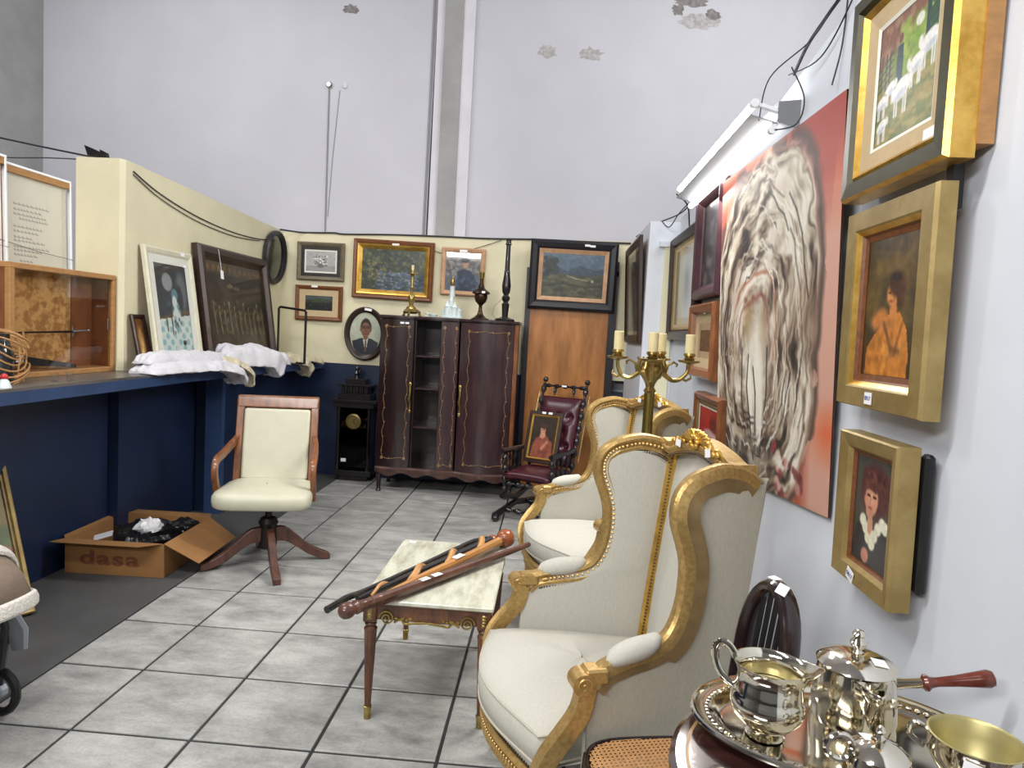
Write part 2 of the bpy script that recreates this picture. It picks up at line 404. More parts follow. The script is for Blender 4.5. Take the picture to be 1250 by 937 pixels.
# ------------------------------------------------------------------ flat pictures, painted per vertex
class Art:
    """a picture as an array of sRGB 0..1; x to the right 0..1, y down 0..1"""
    def __init__(s, nx, ny, base, seed=1):
        s.nx, s.ny = nx, ny
        s.g = np.zeros((ny, nx, 3)); s.g[:] = np.array(base)/255.
        s.x, s.y = np.meshgrid(np.linspace(0, 1, nx), np.linspace(0, 1, ny))
        s.rng = np.random.RandomState(seed)
        s.asp = nx/ny
    def noise(s, fx, fy, oct=3):
        out = np.zeros_like(s.x); amp = 1.; tot = 0
        for o in range(oct):
            a, b = int(math.ceil(fx))+2, int(math.ceil(fy))+2
            t = s.rng.rand(b, a)
            X = s.x*fx; Y = s.y*fy
            i = np.floor(X).astype(int); j = np.floor(Y).astype(int); u = X-i; v = Y-j
            u = u*u*(3-2*u); v = v*v*(3-2*v)
            i1 = np.minimum(i+1, a-1); j1 = np.minimum(j+1, b-1)
            out += amp*((t[j, i]*(1-u)+t[j, i1]*u)*(1-v)+(t[j1, i]*(1-u)+t[j1, i1]*u)*v)
            tot += amp; amp *= .55; fx *= 2; fy *= 2
        return out/tot
    def noise_at(s, X, Y, n=64):
        """tileless value noise over arbitrary coordinates"""
        t = s.rng.rand(n, n)
        i = np.floor(X).astype(int); j = np.floor(Y).astype(int); u = X-i; v = Y-j
        u = u*u*(3-2*u); v = v*v*(3-2*v)
        f = lambda a, b: t[b % n, a % n]
        return (f(i, j)*(1-u)+f(i+1, j)*u)*(1-v)+(f(i, j+1)*(1-u)+f(i+1, j+1)*u)*v
    def mix(s, mask, c):
        c = np.array(c)/255. if not isinstance(c, np.ndarray) else c
        s.g += (c-s.g)*np.clip(mask, 0, 1)[..., None]
        return s
    def ell(s, cx, cy, rx, ry, c, a=1., soft=.15, rot=0.):
        dx, dy = (s.x-cx)*s.asp, s.y-cy
        if rot: dx, dy = dx*math.cos(rot)+dy*math.sin(rot), -dx*math.sin(rot)+dy*math.cos(rot)
        d = np.sqrt((dx/(rx*s.asp))**2+(dy/ry)**2)
        return s.mix(np.clip((1+soft-d)/max(soft*2, 1e-3), 0, 1)*a, c)
    def poly(s, pts, c, a=1.):
        ins = np.zeros(s.x.shape, bool); n = len(pts)
        for i in range(n):
            (x0, y0), (x1, y1) = pts[i], pts[(i+1) % n]
            if y0 == y1: continue
            cr = ((y0 > s.y) != (y1 > s.y)) & (s.x < (x1-x0)*(s.y-y0)/(y1-y0)+x0)
            ins ^= cr
        return s.mix(ins*a, c)
    def rect(s, x0, y0, x1, y1, c, a=1.):
        return s.mix(((s.x >= x0) & (s.x <= x1) & (s.y >= y0) & (s.y <= y1))*a, c)
    def line(s, pts, wd, c, a=1.):
        for (x0, y0), (x1, y1) in zip(pts[:-1], pts[1:]):
            ax, ay = (x1-x0)*s.asp, y1-y0; L = ax*ax+ay*ay+1e-12
            px, py = (s.x-x0)*s.asp, s.y-y0
            t = np.clip((px*ax+py*ay)/L, 0, 1)
            d = np.hypot(px-t*ax, py-t*ay)
            s.mix(np.clip(1.5-d/wd, 0, 1)*a, c)
        return s
    def mottle(s, fx, fy, amt, oct=3):
        s.g *= (1+(s.noise(fx, fy, oct)-.5)*2*amt)[..., None]; return s
    def dabs(s, n, cols, r=(.01, .03), box=(0, 0, 1, 1), a=.8, el=1.):
        for _ in range(n):
            x = box[0]+(box[2]-box[0])*s.rng.rand(); y = box[1]+(box[3]-box[1])*s.rng.rand()
            rr = r[0]+(r[1]-r[0])*s.rng.rand()
            s.ell(x, y, rr*el/s.asp, rr, cols[s.rng.randint(len(cols))], a, .3)
        return s
    def lin(s):
        g = np.clip(s.g, 0, 1)
        return np.where(g <= .04045, g/12.92, ((g+.055)/1.055)**2.4)

def art_mesh(name, art, pos, m, parent=None):
    """pos(u, v) -> arrays of coordinates, u right 0..1, v down 0..1"""
    ny, nx = art.ny, art.nx
    X, Y, Z = pos(art.x, art.y)
    co = np.stack([np.broadcast_to(X, art.x.shape), np.broadcast_to(Y, art.x.shape), np.broadcast_to(Z, art.x.shape)], -1).reshape(-1, 3)
    i = np.arange(nx*ny).reshape(ny, nx)
    q = np.stack([i[:-1, :-1], i[1:, :-1], i[1:, 1:], i[:-1, 1:]], -1).reshape(-1, 4)
    me = bpy.data.meshes.new(name)
    me.vertices.add(len(co)); me.vertices.foreach_set('co', co.ravel())
    me.loops.add(q.size); me.loops.foreach_set('vertex_index', q.ravel().astype(np.int32))
    me.polygons.add(len(q)); me.polygons.foreach_set('loop_start', np.arange(0, q.size, 4, dtype=np.int32))
    me.update(calc_edges=True)
    a = me.color_attributes.new('paint', 'FLOAT_COLOR', 'POINT')
    a.data.foreach_set('color', np.concatenate([art.lin().reshape(-1, 3), np.ones((len(co), 1))], 1).ravel())
    me.materials.append(m)
    o = bpy.data.objects.new(name, me); COL.objects.link(o)
    if parent: o.parent = parent
    return o

# --- the pictures themselves (plain generic subjects, brushed from blobs and strokes)
def art_sheep():
    A = Art(120, 130, (116, 128, 60), 3)
    A.poly([(0, 0), (1, 0), (1, .05), (.5, .17), (0, .36)], (124, 84, 62)); A.dabs(40, [(150, 110, 84), (104, 66, 50), (172, 150, 120)], (.02, .05), (0, 0, .6, .28), .5)
    A.dabs(160, [(134, 164, 58), (112, 148, 50), (156, 178, 78)], (.02, .05), (.4, .1, 1, .5), .6)
    for k in range(5): A.line([(0, .36+.06*k), (.26, .27+.06*k)], .008, (56, 62, 52))
    for x in (.06, .14, .21): A.line([(x, .25), (x, .62)], .011, (52, 50, 46))
    A.rect(.80, 0, .87, .36, (34, 58, 62)); A.dabs(40, [(56, 100, 48), (40, 76, 50)], (.02, .05), (.87, 0, 1, .4)); A.ell(.70, .17, .07, .05, (226, 226, 218), .9)
    for k in range(4): A.line([(.87, .1+.07*k), (1, .06+.07*k)], .008, (44, 62, 50))
    A.poly([(.34, .25), (.44, .25), (.46, .66), (.32, .66)], (40, 66, 74)); A.ell(.39, .20, .035, .04, (112, 70, 58))
    A.rect(0, .62, 1, 1, (124, 118, 56), .7); A.dabs(200, [(150, 130, 66), (104, 116, 48), (170, 148, 86), (90, 100, 44)], (.015, .04), (0, .56, 1, 1), .6, 2.)
    def sheep(x, y, s, hd):
        for dx in (-.65, -.4, .35, .6): A.line([(x+s*dx, y+s*.2), (x+s*dx*.95, y+s*1.25)], .012, (214, 212, 208))
        A.ell(x, y, s, s*.52, (230, 230, 226), 1, .10, -.25); A.ell(x-s*.1, y+s*.3, s*.75, s*.22, (176, 182, 196), .7, .3, -.25)
        A.ell(x+hd*s*.95, y-s*.25, s*.26, s*.34, (224, 220, 214), 1, .12); A.line([(x+hd*s*.8, y-s*.5), (x+hd*s*.65, y-s*.55)], .008, (190, 170, 160))
    for q in ((.88, .40, .15, -1), (.68, .50, .13, -1), (.25, .56, .10, 1), (.10, .64, .10, 1), (.45, .62, .16, 1), (.13, .84, .10, 1)): sheep(*q)
    return A.mottle(34, 34, .10)
def art_girl():
    A = Art(80, 110, (58, 44, 28), 5)
    A.dabs(160, [(52, 40, 28), (78, 60, 32), (98, 80, 42), (40, 34, 28)], (.04, .1), (0, 0, 1, .55), .5)
    A.ell(.7, .25, .25, .18, (116, 92, 48), .6, .6); A.ell(.2, .35, .2, .2, (104, 84, 40), .5, .6)
    A.poly([(.06, 1), (.08, .80), (.22, .70), (.36, .62), (.46, .56), (.68, .54), (.82, .66), (.88, .84), (.86, 1)], (182, 114, 46))
    A.line([(.46, .66), (.36, .58), (.24, .60)], .06, (184, 112, 52))
    A.dabs(30, [(204, 136, 60), (160, 96, 38)], (.02, .05), (.15, .66, .8, 1), .5, .6); A.line([(.40, .62), (.56, .80), (.70, .82)], .02, (110, 68, 32), .8); A.line([(.74, .62), (.62, .84)], .016, (120, 74, 34), .7)
    A.ell(.56, .53, .07, .06, (186, 118, 60)); A.ell(.54, .41, .115, .095, (192, 126, 68)); A.ell(.60, .34, .16, .09, (66, 38, 24), 1, .2, .4); A.ell(.68, .42, .07, .10, (70, 42, 24))
    A.line([(.46, .40), (.49, .40)], .009, (70, 40, 26)); A.line([(.54, .40), (.57, .40)], .009, (70, 40, 26)); A.line([(.48, .46), (.53, .46)], .009, (140, 72, 48)); A.ell(.58, .29, .09, .03, (36, 26, 22))
    return A.mottle(14, 18, .25)
def art_boy():
    A = Art(72, 96, (52, 54, 52), 7)
    A.ell(.5, .4, .5, .45, (84, 84, 76), .8, .5)
    A.poly([(.0, 1), (.06, .68), (.3, .58), (.75, .58), (1, .7), (1, 1)], (40, 38, 46))
    A.ell(.52, .3, .37, .26, (74, 40, 42)); A.dabs(60, [(92, 50, 48), (58, 30, 34), (110, 62, 54)], (.03, .06), (.2, .1, .86, .44), .7)
    A.ell(.45, .38, .17, .15, (206, 150, 122), 1, .12); A.dabs(26, [(82, 44, 44), (64, 34, 38), (104, 58, 50)], (.02, .04), (.22, .14, .72, .28), .9); A.dabs(14, [(82, 44, 44), (64, 34, 38)], (.02, .035), (.62, .26, .76, .54), .9); A.ell(.42, .5, .1, .06, (196, 138, 112)); A.ell(.45, .62, .08, .1, (198, 144, 118))
    A.line([(.34, .35), (.4, .35)], .012, (50, 32, 30)); A.line([(.5, .35), (.56, .35)], .012, (50, 32, 30)); A.line([(.43, .36), (.42, .42)], .01, (174, 116, 94)); A.line([(.38, .46), (.46, .46)], .012, (168, 80, 74))
    A.ell(.3, .4, .05, .04, (214, 138, 116), .6); A.ell(.54, .42, .05, .04, (214, 138, 116), .6)
    for (x, y) in ((.26, .6), (.34, .66), (.42, .74), (.52, .78), (.58, .7), (.66, .62), (.76, .56), (.84, .58)): A.ell(x, y, .09, .06, (222, 220, 196), 1, .15)
    A.ell(.44, .64, .05, .07, (198, 144, 118)); A.ell(.36, .92, .1, .07, (190, 128, 108))
    return A.mottle(16, 20, .12)
def art_swirl():
    A = Art(210, 220, (176, 84, 64), 11)
    A.mix(A.noise(5, 6, 4)*.9, (196, 112, 84)); A.mix((A.noise(8, 3, 4) > .55)*.5, (146, 58, 46))
    A.mix(np.clip((A.x-.82)*14, 0, 1)*np.clip((A.y-.16)*6, 0, 1), (200, 154, 136)); A.mix(np.clip((A.x-.86)*10, 0, 1)*np.clip(1-abs(A.y-.80)/.10, 0, 1)*.9, (206, 96, 56))
    A.mix(np.clip((A.x-.5)*5, 0, 1)*np.clip((.2-A.y)*8, 0, 1), (156, 54, 42))
    cx, cy = .42, .60
    w1 = A.noise(5, 5, 4)-.5; w2 = A.noise(9, 12, 3)-.5
    cxx = cx+.10*np.clip((cy-A.y)/.6, 0, 1); dx = (A.x-cxx)/np.where(A.x > cxx, .475, .58); dy = (A.y-cy)/np.where(A.y < cy, .60, .46)
    r = (abs(dx)**2.7+abs(dy)**2.7)**(1/2.7)+w1*.16+w2*.05; th = np.arctan2(dy, dx)
    lanes = A.noise_at(r*15+w1*5+50, th*2.4+40)*.5+A.noise_at(r*34+w2*4+50, th*4.5+60)*.32+A.noise_at(r*70+50, th*9+70)*.18
    pal = np.array([(40, 34, 32), (78, 64, 56), (122, 106, 92), (156, 142, 124), (184, 174, 156), (208, 200, 184), (218, 212, 200)])/255.
    t = np.clip((lanes-.26)/.46, 0, .999)*(len(pal)-1); i = t.astype(int); f = (t-i)[..., None]
    col = pal[i]*(1-f)+pal[i+1]*f
    brown = np.clip((A.noise(5, 4, 3)-.52)*5, 0, 1)[..., None]; col = col*(1-brown*.35)+np.array((120, 92, 70))/255.*brown*.35
    low = np.clip((A.y-.55)*3, 0, 1)*np.clip((cx-A.x)*5, 0, 1)
    inside = np.clip((1.03-r+.10*low)*10, 0, 1)
    inside = np.maximum(inside, np.clip((A.y-.30)*5, 0, 1)*np.clip((.45-A.x)*8, 0, 1))
    inside = np.maximum(inside, np.clip((A.y-.80)*9, 0, 1)*np.clip((.74-A.x)*8, 0, 1))
    A.mix(inside, col)
    A.mix(np.clip(1-abs(r-1.0)/.05, 0, 1)*(A.noise(9, 9, 2) > .45)*.8, (52, 44, 40))
    A.mix(np.clip((A.y-.86)*8, 0, 1)*np.clip((.62-A.x)*6, 0, 1)*.65, (70, 60, 54))
    A.mix(np.clip((.40-r)*5, 0, 1)*.6, (204, 198, 184))
    for (q, c, a, lo) in ((.42, (150, 84, 58), .75, .25), (.52, (50, 42, 40), .55, .3), (.30, (128, 62, 48), .7, .35), (.36, (176, 110, 80), .5, .4)):
        A.mix(np.clip(1-abs(r-q)/.020, 0, 1)*(A.y < .62)*np.clip((A.noise(6, 6, 2)-lo)*5, 0, 1)*a, c)
    A.ell(.36, .50, .05, .06, (140, 106, 60), .7, .6); A.ell(.50, .54, .035, .08, (134, 98, 54), .7, .6)
    A.ell(.44, .62, .10, .14, (216, 212, 200), .75, .5); A.ell(.47, .72, .045, .15, (226, 222, 210), .9, .35, -.12); A.ell(.40, .73, .024, .13, (230, 226, 214), .95, .25, -.22); A.ell(.50, .82, .018, .10, (222, 218, 204), .9, .3, .12)
    for P_ in ([(.37, .60), (.36, .70), (.41, .82), (.45, .92)], [(.42, .64), (.45, .72), (.46, .84)], [(.545, .58), (.55, .72), (.51, .90)], [(.30, .58), (.31, .74), (.38, .88)]): A.line(P_, .005, (46, 38, 36), .9)
    A.dabs(60, [(54, 44, 40), (84, 70, 58), (40, 34, 34), (150, 138, 120)], (.01, .035), (.08, .86, .6, 1), .6)
    A.dabs(22, [(140, 56, 60), (206, 168, 158), (110, 48, 50), (196, 140, 130)], (.008, .018), (.62, .86, .84, 1.), .8)
    for _ in range(120):
        a0 = A.rng.rand()*6.28; rr = .40+.62*A.rng.rand(); da = .2+.45*A.rng.rand(); pts = []
        for k in range(5):
            a = a0+da*k/4; yy = math.sin(a); q = rr+.015*math.sin(k*2.1+a0*9); pts.append((cx+(.43 if math.cos(a) > 0 else .5)*q*math.cos(a), cy+(.57 if yy < 0 else .46)*q*yy))
        if max(p[0] for p in pts) < .86: A.line(pts, .0022+.0022*A.rng.rand(), [(44, 36, 34), (222, 216, 204), (96, 80, 70), (206, 200, 186), (232, 228, 218)][A.rng.randint(5)], .7)
    return A
def art_gilt_pond():
    A = Art(100, 76, (54, 62, 52), 13)
    A.dabs(420, [(44, 54, 40), (70, 78, 52), (92, 96, 66), (36, 44, 44), (112, 112, 80), (60, 60, 74)], (.015, .05), (0, 0, 1, .8), .6)
    A.dabs(200, [(58, 72, 96), (82, 98, 124), (40, 50, 70), (110, 124, 140)], (.012, .035), (.25, .55, 1, 1), .6, 2.2)
    A.dabs(60, [(150, 156, 150), (180, 180, 168)], (.006, .016), (.1, .5, .9, .95), .6, 1.6)
    A.dabs(70, [(142, 132, 92), (110, 102, 60)], (.01, .03), (.05, .3, .4, .8), .6)
    return A.mottle(30, 24, .2)
def art_flowers():
    A = Art(70, 56, (176, 172, 172), 17)
    A.rect(0, .72, 1, 1, (150, 146, 144)); A.mottle(5, 5, .08)
    A.ell(.5, .72, .12, .1, (110, 104, 104)); A.dabs(46, [(92, 92, 92), (70, 72, 70), (120, 120, 120)], (.03, .06), (.28, .22, .72, .7), .8)
    A.dabs(40, [(226, 224, 222), (206, 204, 202)], (.02, .045), (.28, .2, .72, .66), .9)
    return A.mottle(20, 20, .06)
def art_hill():
    A = Art(56, 44, (44, 50, 44), 19)
    A.rect(0, 0, 1, .3, (66, 76, 78)); A.poly([(0, .3), (.5, .16), (1, .3), (1, .45), (0, .45)], (54, 66, 46)); A.rect(0, .5, 1, 1, (26, 28, 28)); A.dabs(60, [(30, 36, 30), (50, 58, 40), (22, 22, 24)], (.03, .07), (0, .35, 1, 1), .6)
    return A.mottle(12, 12, .2)
def art_man():
    A = Art(64, 84, (170, 176, 156), 23)
    A.mottle(3, 3, .12); A.ell(.3, .3, .4, .4, (190, 196, 176), .5, .7)
    A.poly([(.02, 1), (.06, .72), (.3, .62), (.5, .58), (.72, .62), (.94, .74), (1, 1)], (38, 42, 52))
    A.poly([(.42, .58), (.6, .58), (.54, .9), (.5, .9)], (218, 216, 206)); A.poly([(.48, .66), (.54, .66), (.55, .92), (.48, .92)], (94, 84, 66))
    A.ell(.51, .56, .08, .09, (120, 82, 62)); A.ell(.515, .33, .18, .19, (30, 26, 26), 1, .12); A.ell(.51, .40, .155, .17, (124, 86, 66), 1, .10)
    A.ell(.345, .4, .025, .045, (112, 76, 60)); A.ell(.675, .4, .025, .045, (108, 72, 58))
    for x in (.44, .58): A.line([(x-.04, .36), (x+.04, .36)], .012, (44, 32, 30)); A.line([(x-.05, .325), (x+.05, .325)], .01, (50, 36, 32))
    A.line([(.51, .37), (.5, .44), (.53, .45)], .01, (96, 62, 48)); A.line([(.45, .5), (.57, .5)], .012, (110, 58, 50))
    return A.mottle(14, 16, .06)
def art_shop():
    A = Art(60, 66, (96, 100, 104), 29)
    A.dabs(160, [(128, 122, 116), (76, 80, 88), (150, 140, 128), (96, 84, 84)], (.02, .06), (0, 0, 1, .6), .7)
    A.poly([(.3, 1), (.34, .5), (.5, .42), (.72, .46), (.86, .62), (.9, 1)], (44, 54, 74)); A.ell(.57, .3, .09, .1, (176, 140, 118)); A.ell(.56, .2, .12, .06, (44, 42, 46))
    A.dabs(40, [(60, 80, 112), (40, 46, 66), (84, 96, 116)], (.03, .07), (.1, .6, 1, 1), .6)
    return A.mottle(14, 14, .15)
def art_valley():
    A = Art(100, 74, (60, 70, 62), 31)
    A.rect(0, 0, 1, .5, (66, 86, 104)); A.mix(A.noise(4, 6, 3)*(A.y < .45)*.6, (108, 122, 130))
    A.poly([(0, .46), (.2, .3), (.4, .4), (.62, .26), (.85, .36), (1, .3), (1, .55), (0, .55)], (56, 70, 84))
    A.poly([(0, .5), (.3, .46), (.7, .5), (1, .44), (1, 1), (0, 1)], (66, 70, 54)); A.dabs(200, [(52, 56, 46), (84, 84, 64), (44, 48, 44), (98, 94, 72)], (.02, .05), (0, .52, 1, 1), .5, 2.5)
    A.line([(.0, .78), (.35, .68), (.7, .76), (1, .7)], .02, (44, 46, 40), .6); A.line([(.4, .5), (.55, .56), (.75, .6)], .012, (148, 140, 108), .8)
    A.ell(.12, .28, .1, .2, (34, 42, 44), .9, .3); A.dabs(40, [(30, 38, 40), (44, 52, 50)], (.03, .05), (.02, .1, .24, .5), .8); A.rect(.8, .58, .84, .64, (170, 160, 130), .8)
    return A.mottle(24, 18, .18)
def art_clown():
    A = Art(72, 90, (52, 54, 58), 37)
    A.mottle(4, 4, .2); A.ell(.36, .2, .16, .1, (150, 154, 152), .9, .1); A.ell(.8, .3, .16, .22, (112, 116, 122), .8, .25); A.ell(.7, .38, .12, .16, (46, 48, 52), .9, .2)
    A.poly([(0, .62), (1, .56), (1, 1), (0, 1)], (206, 214, 206))
    for i in range(8):
        for j in range(6):
            if (i+j) % 2: A.ell(.06+i*.13, .66+j*.07, .06, .034, (132, 178, 184), .9, .15)
    A.ell(.55, .34, .1, .07, (96, 132, 142)); A.ell(.53, .42, .075, .07, (212, 214, 206)); A.ell(.56, .6, .13, .2, (200, 212, 208), 1, .15); A.dabs(20, [(110, 150, 160), (70, 84, 92)], (.02, .035), (.44, .46, .68, .8), .8)
    A.line([(.22, .62), (.22, .74)], .014, (34, 34, 38)); A.line([(.38, .56), (.38, .78)], .014, (34, 34, 38)); A.ell(.34, .44, .06, .03, (70, 80, 86)); A.ell(.72, .88, .06, .03, (40, 44, 48)); A.line([(.5, .8), (.46, .96)], .03, (206, 210, 204))
    return A
def art_relief():
    A = Art(120, 80, (46, 42, 38), 41)
    A.mottle(6, 5, .3); A.rect(0, 0, 1, .13, (74, 60, 38), .8)
    for k in range(11): A.ell(.05+k*.09, .07, .026, .035, (112, 84, 50), .8, .3)
    A.dabs(70, [(84, 74, 54), (58, 52, 44), (112, 98, 66)], (.012, .03), (.06, .42, .94, .86), .6)
    for k in range(11):
        x = .08+k*.085; A.line([(x, .5+.05*((k*7) % 3)), (x+.02, .8)], .014, (118, 104, 70), .8); A.ell(x, .46+.05*((k*7) % 3), .014, .024, (132, 116, 80), .8); A.line([(x, .6), (x+.05, .54)], .008, (104, 92, 62), .8)
    A.ell(.38, .26, .05, .025, (120, 108, 84), .7); A.ell(.5, .28, .05, .02, (110, 100, 78), .6); A.rect(0, .86, 1, 1, (64, 50, 34), .7)
    return A.mottle(30, 24, .3)
def art_abstract(nx, ny, base, cols, seed, r=(.03, .1), n=80, a=.5):
    A = Art(nx, ny, base, seed); A.dabs(n, cols, r, (0, 0, 1, 1), a); return A.mottle(10, 12, .2)
def art_lady():
    A = Art(56, 74, (44, 30, 24), 43)
    A.mottle(4, 4, .3); A.poly([(.06, 1), (.12, .66), (.34, .48), (.66, .46), (.9, .64), (.98, 1)], (126, 66, 48)); A.dabs(40, [(146, 82, 60), (104, 50, 38)], (.04, .08), (.15, .55, .9, 1), .5)
    A.ell(.48, .45, .12, .08, (176, 122, 96)); A.ell(.47, .32, .11, .1, (188, 134, 108)); A.ell(.5, .23, .14, .07, (64, 38, 28)); A.line([(.42, .32), (.45, .32)], .012, (50, 30, 26)); A.line([(.5, .32), (.53, .32)], .012, (50, 30, 26)); A.line([(.44, .37), (.51, .37)], .01, (140, 68, 60))
    A.line([(.7, .6), (.5, .78)], .035, (176, 118, 94))
    return A.mottle(12, 14, .15)
def art_red():
    A = Art(40, 60, (176, 24, 34), 47); A.mottle(4, 4, .15); A.ell(.6, .9, .35, .2, (206, 190, 182), .9, .2); A.ell(.75, .5, .2, .25, (70, 26, 26), .7, .4); return A
def art_bouquet():
    A = Art(60, 90, (112, 96, 50), 53); A.mottle(5, 5, .15)
    A.dabs(60, [(60, 84, 44), (84, 104, 56)], (.03, .06), (.4, .45, 1, .85), .7); A.dabs(40, [(186, 70, 96), (206, 120, 140), (160, 44, 70)], (.03, .06), (.45, .55, .98, .9), .8)
    return A
# ------------------------------------------------------------------ the room
def quad_wall(poly_yz_or_xz, lo, hi, axis):
    """polygon in the wall's plane, thickness lo..hi along axis ('x' or 'y')"""
    mb = MB(); n = len(poly_yz_or_xz)
    def P(a, b, t): return (t, a, b) if axis == 'x' else (a, t, b)
    vs = [P(a, b, lo) for a, b in poly_yz_or_xz]+[P(a, b, hi) for a, b in poly_yz_or_xz]
    fs = [tuple(range(n))[::-1], tuple(range(n, 2*n))]+[(i, (i+1) % n, n+(i+1) % n, n+i) for i in range(n)]
    return mb.add(vs, fs)

floor = struct('floor', MB().box((-7, -5, -.12), (5, 7.1, -.006)), M['grout'])
MB().box((-7, -5, -.006), (-2.049, 6.75, -.0005)).build('bare_concrete', M['concrete'], floor, smooth=False, label='bare dark concrete along the counter')
# floor tiles: one object each, laid as in the photograph
m = bpy.data.materials.new('floor_tile'); m.use_nodes = True
nt = m.node_tree; N = nt.nodes; L = nt.links; p = N['Principled BSDF']
geo = N.new('ShaderNodeNewGeometry'); oi = N.new('ShaderNodeObjectInfo')
va = N.new('ShaderNodeVectorMath'); va.operation = 'ADD'
cmb = N.new('ShaderNodeCombineXYZ'); mu = N.new('ShaderNodeMath'); mu.operation = 'MULTIPLY'; mu.inputs[1].default_value = 37
L.new(oi.outputs['Random'], mu.inputs[0]); L.new(mu.outputs[0], cmb.inputs[2])
L.new(geo.outputs['Position'], va.inputs[0]); L.new(cmb.outputs[0], va.inputs[1])
nz = N.new('ShaderNodeTexNoise'); nz.inputs['Scale'].default_value = 5.5; nz.inputs['Detail'].default_value = 9; nz.inputs['Roughness'].default_value = .68
mp = N.new('ShaderNodeMapping'); mp.inputs['Scale'].default_value = (.8, 1.5, 1); mp.inputs['Rotation'].default_value = (0, 0, .6)
L.new(va.outputs[0], mp.inputs[0]); L.new(mp.outputs[0], nz.inputs['Vector'])
rp = N.new('ShaderNodeValToRGB'); rp.color_ramp.elements[0].position = .30; rp.color_ramp.elements[1].position = .62
rp.color_ramp.elements[0].color = (*S(126, 126, 123), 1); rp.color_ramp.elements[1].color = (*S(178, 178, 174), 1)
L.new(nz.outputs[0], rp.inputs[0])
n3 = N.new('ShaderNodeTexNoise'); n3.inputs['Scale'].default_value = 90; L.new(geo.outputs['Position'], n3.inputs['Vector'])
mr = N.new('ShaderNodeMapRange'); mr.inputs[1].default_value = .35; mr.inputs[2].default_value = .65; mr.inputs[3].default_value = .9; mr.inputs[4].default_value = 1.05; L.new(n3.outputs[0], mr.inputs[0])
mr2 = N.new('ShaderNodeMapRange'); mr2.inputs[3].default_value = .93; mr2.inputs[4].default_value = 1.05; L.new(oi.outputs['Random'], mr2.inputs[0])
m1 = N.new('ShaderNodeMath'); m1.operation = 'MULTIPLY'; L.new(mr.outputs[0], m1.inputs[0]); L.new(mr2.outputs[0], m1.inputs[1])
vs_ = N.new('ShaderNodeVectorMath'); vs_.operation = 'SCALE'; L.new(rp.outputs[0], vs_.inputs[0]); L.new(m1.outputs[0], vs_.inputs['Scale'])
L.new(vs_.outputs[0], p.inputs['Base Color']); p.inputs['Roughness'].default_value = .38; p.inputs['Specular IOR Level'].default_value = .45
M['tile'] = m
T = .45; X0 = -1.6713; Y0 = 2.3075
cache = {}
def tile(x0, x1, y0, y1):
    wx, wy = x1-x0, y1-y0
    k = (round(wx, 3), round(wy, 3))
    if k not in cache:
        a, b = wx/2-.0065, wy/2-.0075; c = .0025
        mb = MB().add([(-a, -b, -.006), (a, -b, -.006), (a, b, -.006), (-a, b, -.006), (-a, -b, -c), (a, -b, -c), (a, b, -c), (-a, b, -c), (-a+c, -b+c, 0), (a-c, -b+c, 0), (a-c, b-c, 0), (-a+c, b-c, 0)],
                      [(0, 1, 5, 4), (1, 2, 6, 5), (2, 3, 7, 6), (3, 0, 4, 7), (4, 5, 9, 8), (5, 6, 10, 9), (6, 7, 11, 10), (7, 4, 8, 11), (8, 9, 10, 11)])
        o = mb.build('tile', M['tile'], floor, smooth=False); cache[k] = o.data
    else:
        o = bpy.data.objects.new('tile', cache[k]); COL.objects.link(o); o.parent = floor
    o.location = ((x0+x1)/2, (y0+y1)/2, 0)
xs = [-2.045]+[X0+T*i for i in range(6)]+[.96]
ys = [Y0+T*j for j in range(-5, 10)]+[6.75]
for i in range(len(xs)-1):
    for j in range(len(ys)-1):
        tile(xs[i], xs[i+1], ys[j], ys[j+1])

# back: the low partition (cream over navy) and the high hall wall behind it
ZD = 1.135
struct('wall_back', quad_wall([(-2.85, ZD), (.96, ZD-.02), (.96, 2.47), (-2.85, 2.40)], 6.75, 6.87, 'y'), M['cream'], smooth=False)
wb = struct('trim_1', quad_wall([(-2.85, 0), (.74, 0), (.74, 1.0), (.56, 1.0), (.56, ZD-.03), (-2.85, ZD)], 6.742, 6.86, 'y'), M['blue'], smooth=False)
struct('wall_back_high', MB().box((-5.6, 6.95, 0), (4.6, 7.15, 6)), M['wall_high'], smooth=False)
struct('wall_left_high', MB().box((-5.6, -5, 0), (-5.37, 6.95, 6)), M['plaster_gray'], smooth=False)
struct('ceiling', MB().box((-7, -5, 6), (5, 7.1, 6.1)), M['plaster_light'], smooth=False)
# concrete pilaster and pipes on the high wall
struct('trim_2', MB().box((-1.235, 6.90, 0), (-1.05, 6.96, 6)), M['plaster_gray'], smooth=False)
struct('trim_3', MB().box((-1.05, 6.915, 0), (-.935, 6.96, 6)), M['plaster_light'], smooth=False)
struct('trim_4', MB().box((-1.315, 6.93, 0), (-1.235, 6.96, 6)), M['plaster_light'], smooth=False)
# left: column, partition, navy base under it
struct('wall_left', quad_wall([(4.42, 1.152), (6.87, 1.152), (6.87, 2.405), (4.42, 2.47)], -2.90, -2.73, 'x'), M['cream'], smooth=False)
col = MB().prism([(-3.03, 4.2), (-2.748, 4.2), (-2.73, 4.235), (-2.73, 4.42), (-3.03, 4.42)], 1.152, 2.475)
struct('trim_5', col, M['cream'], smooth=False)
struct('trim_9', MB().box((-3.0, 4.2, 0), (-2.735, 6.87, 1.072)), M['blue'], smooth=False)
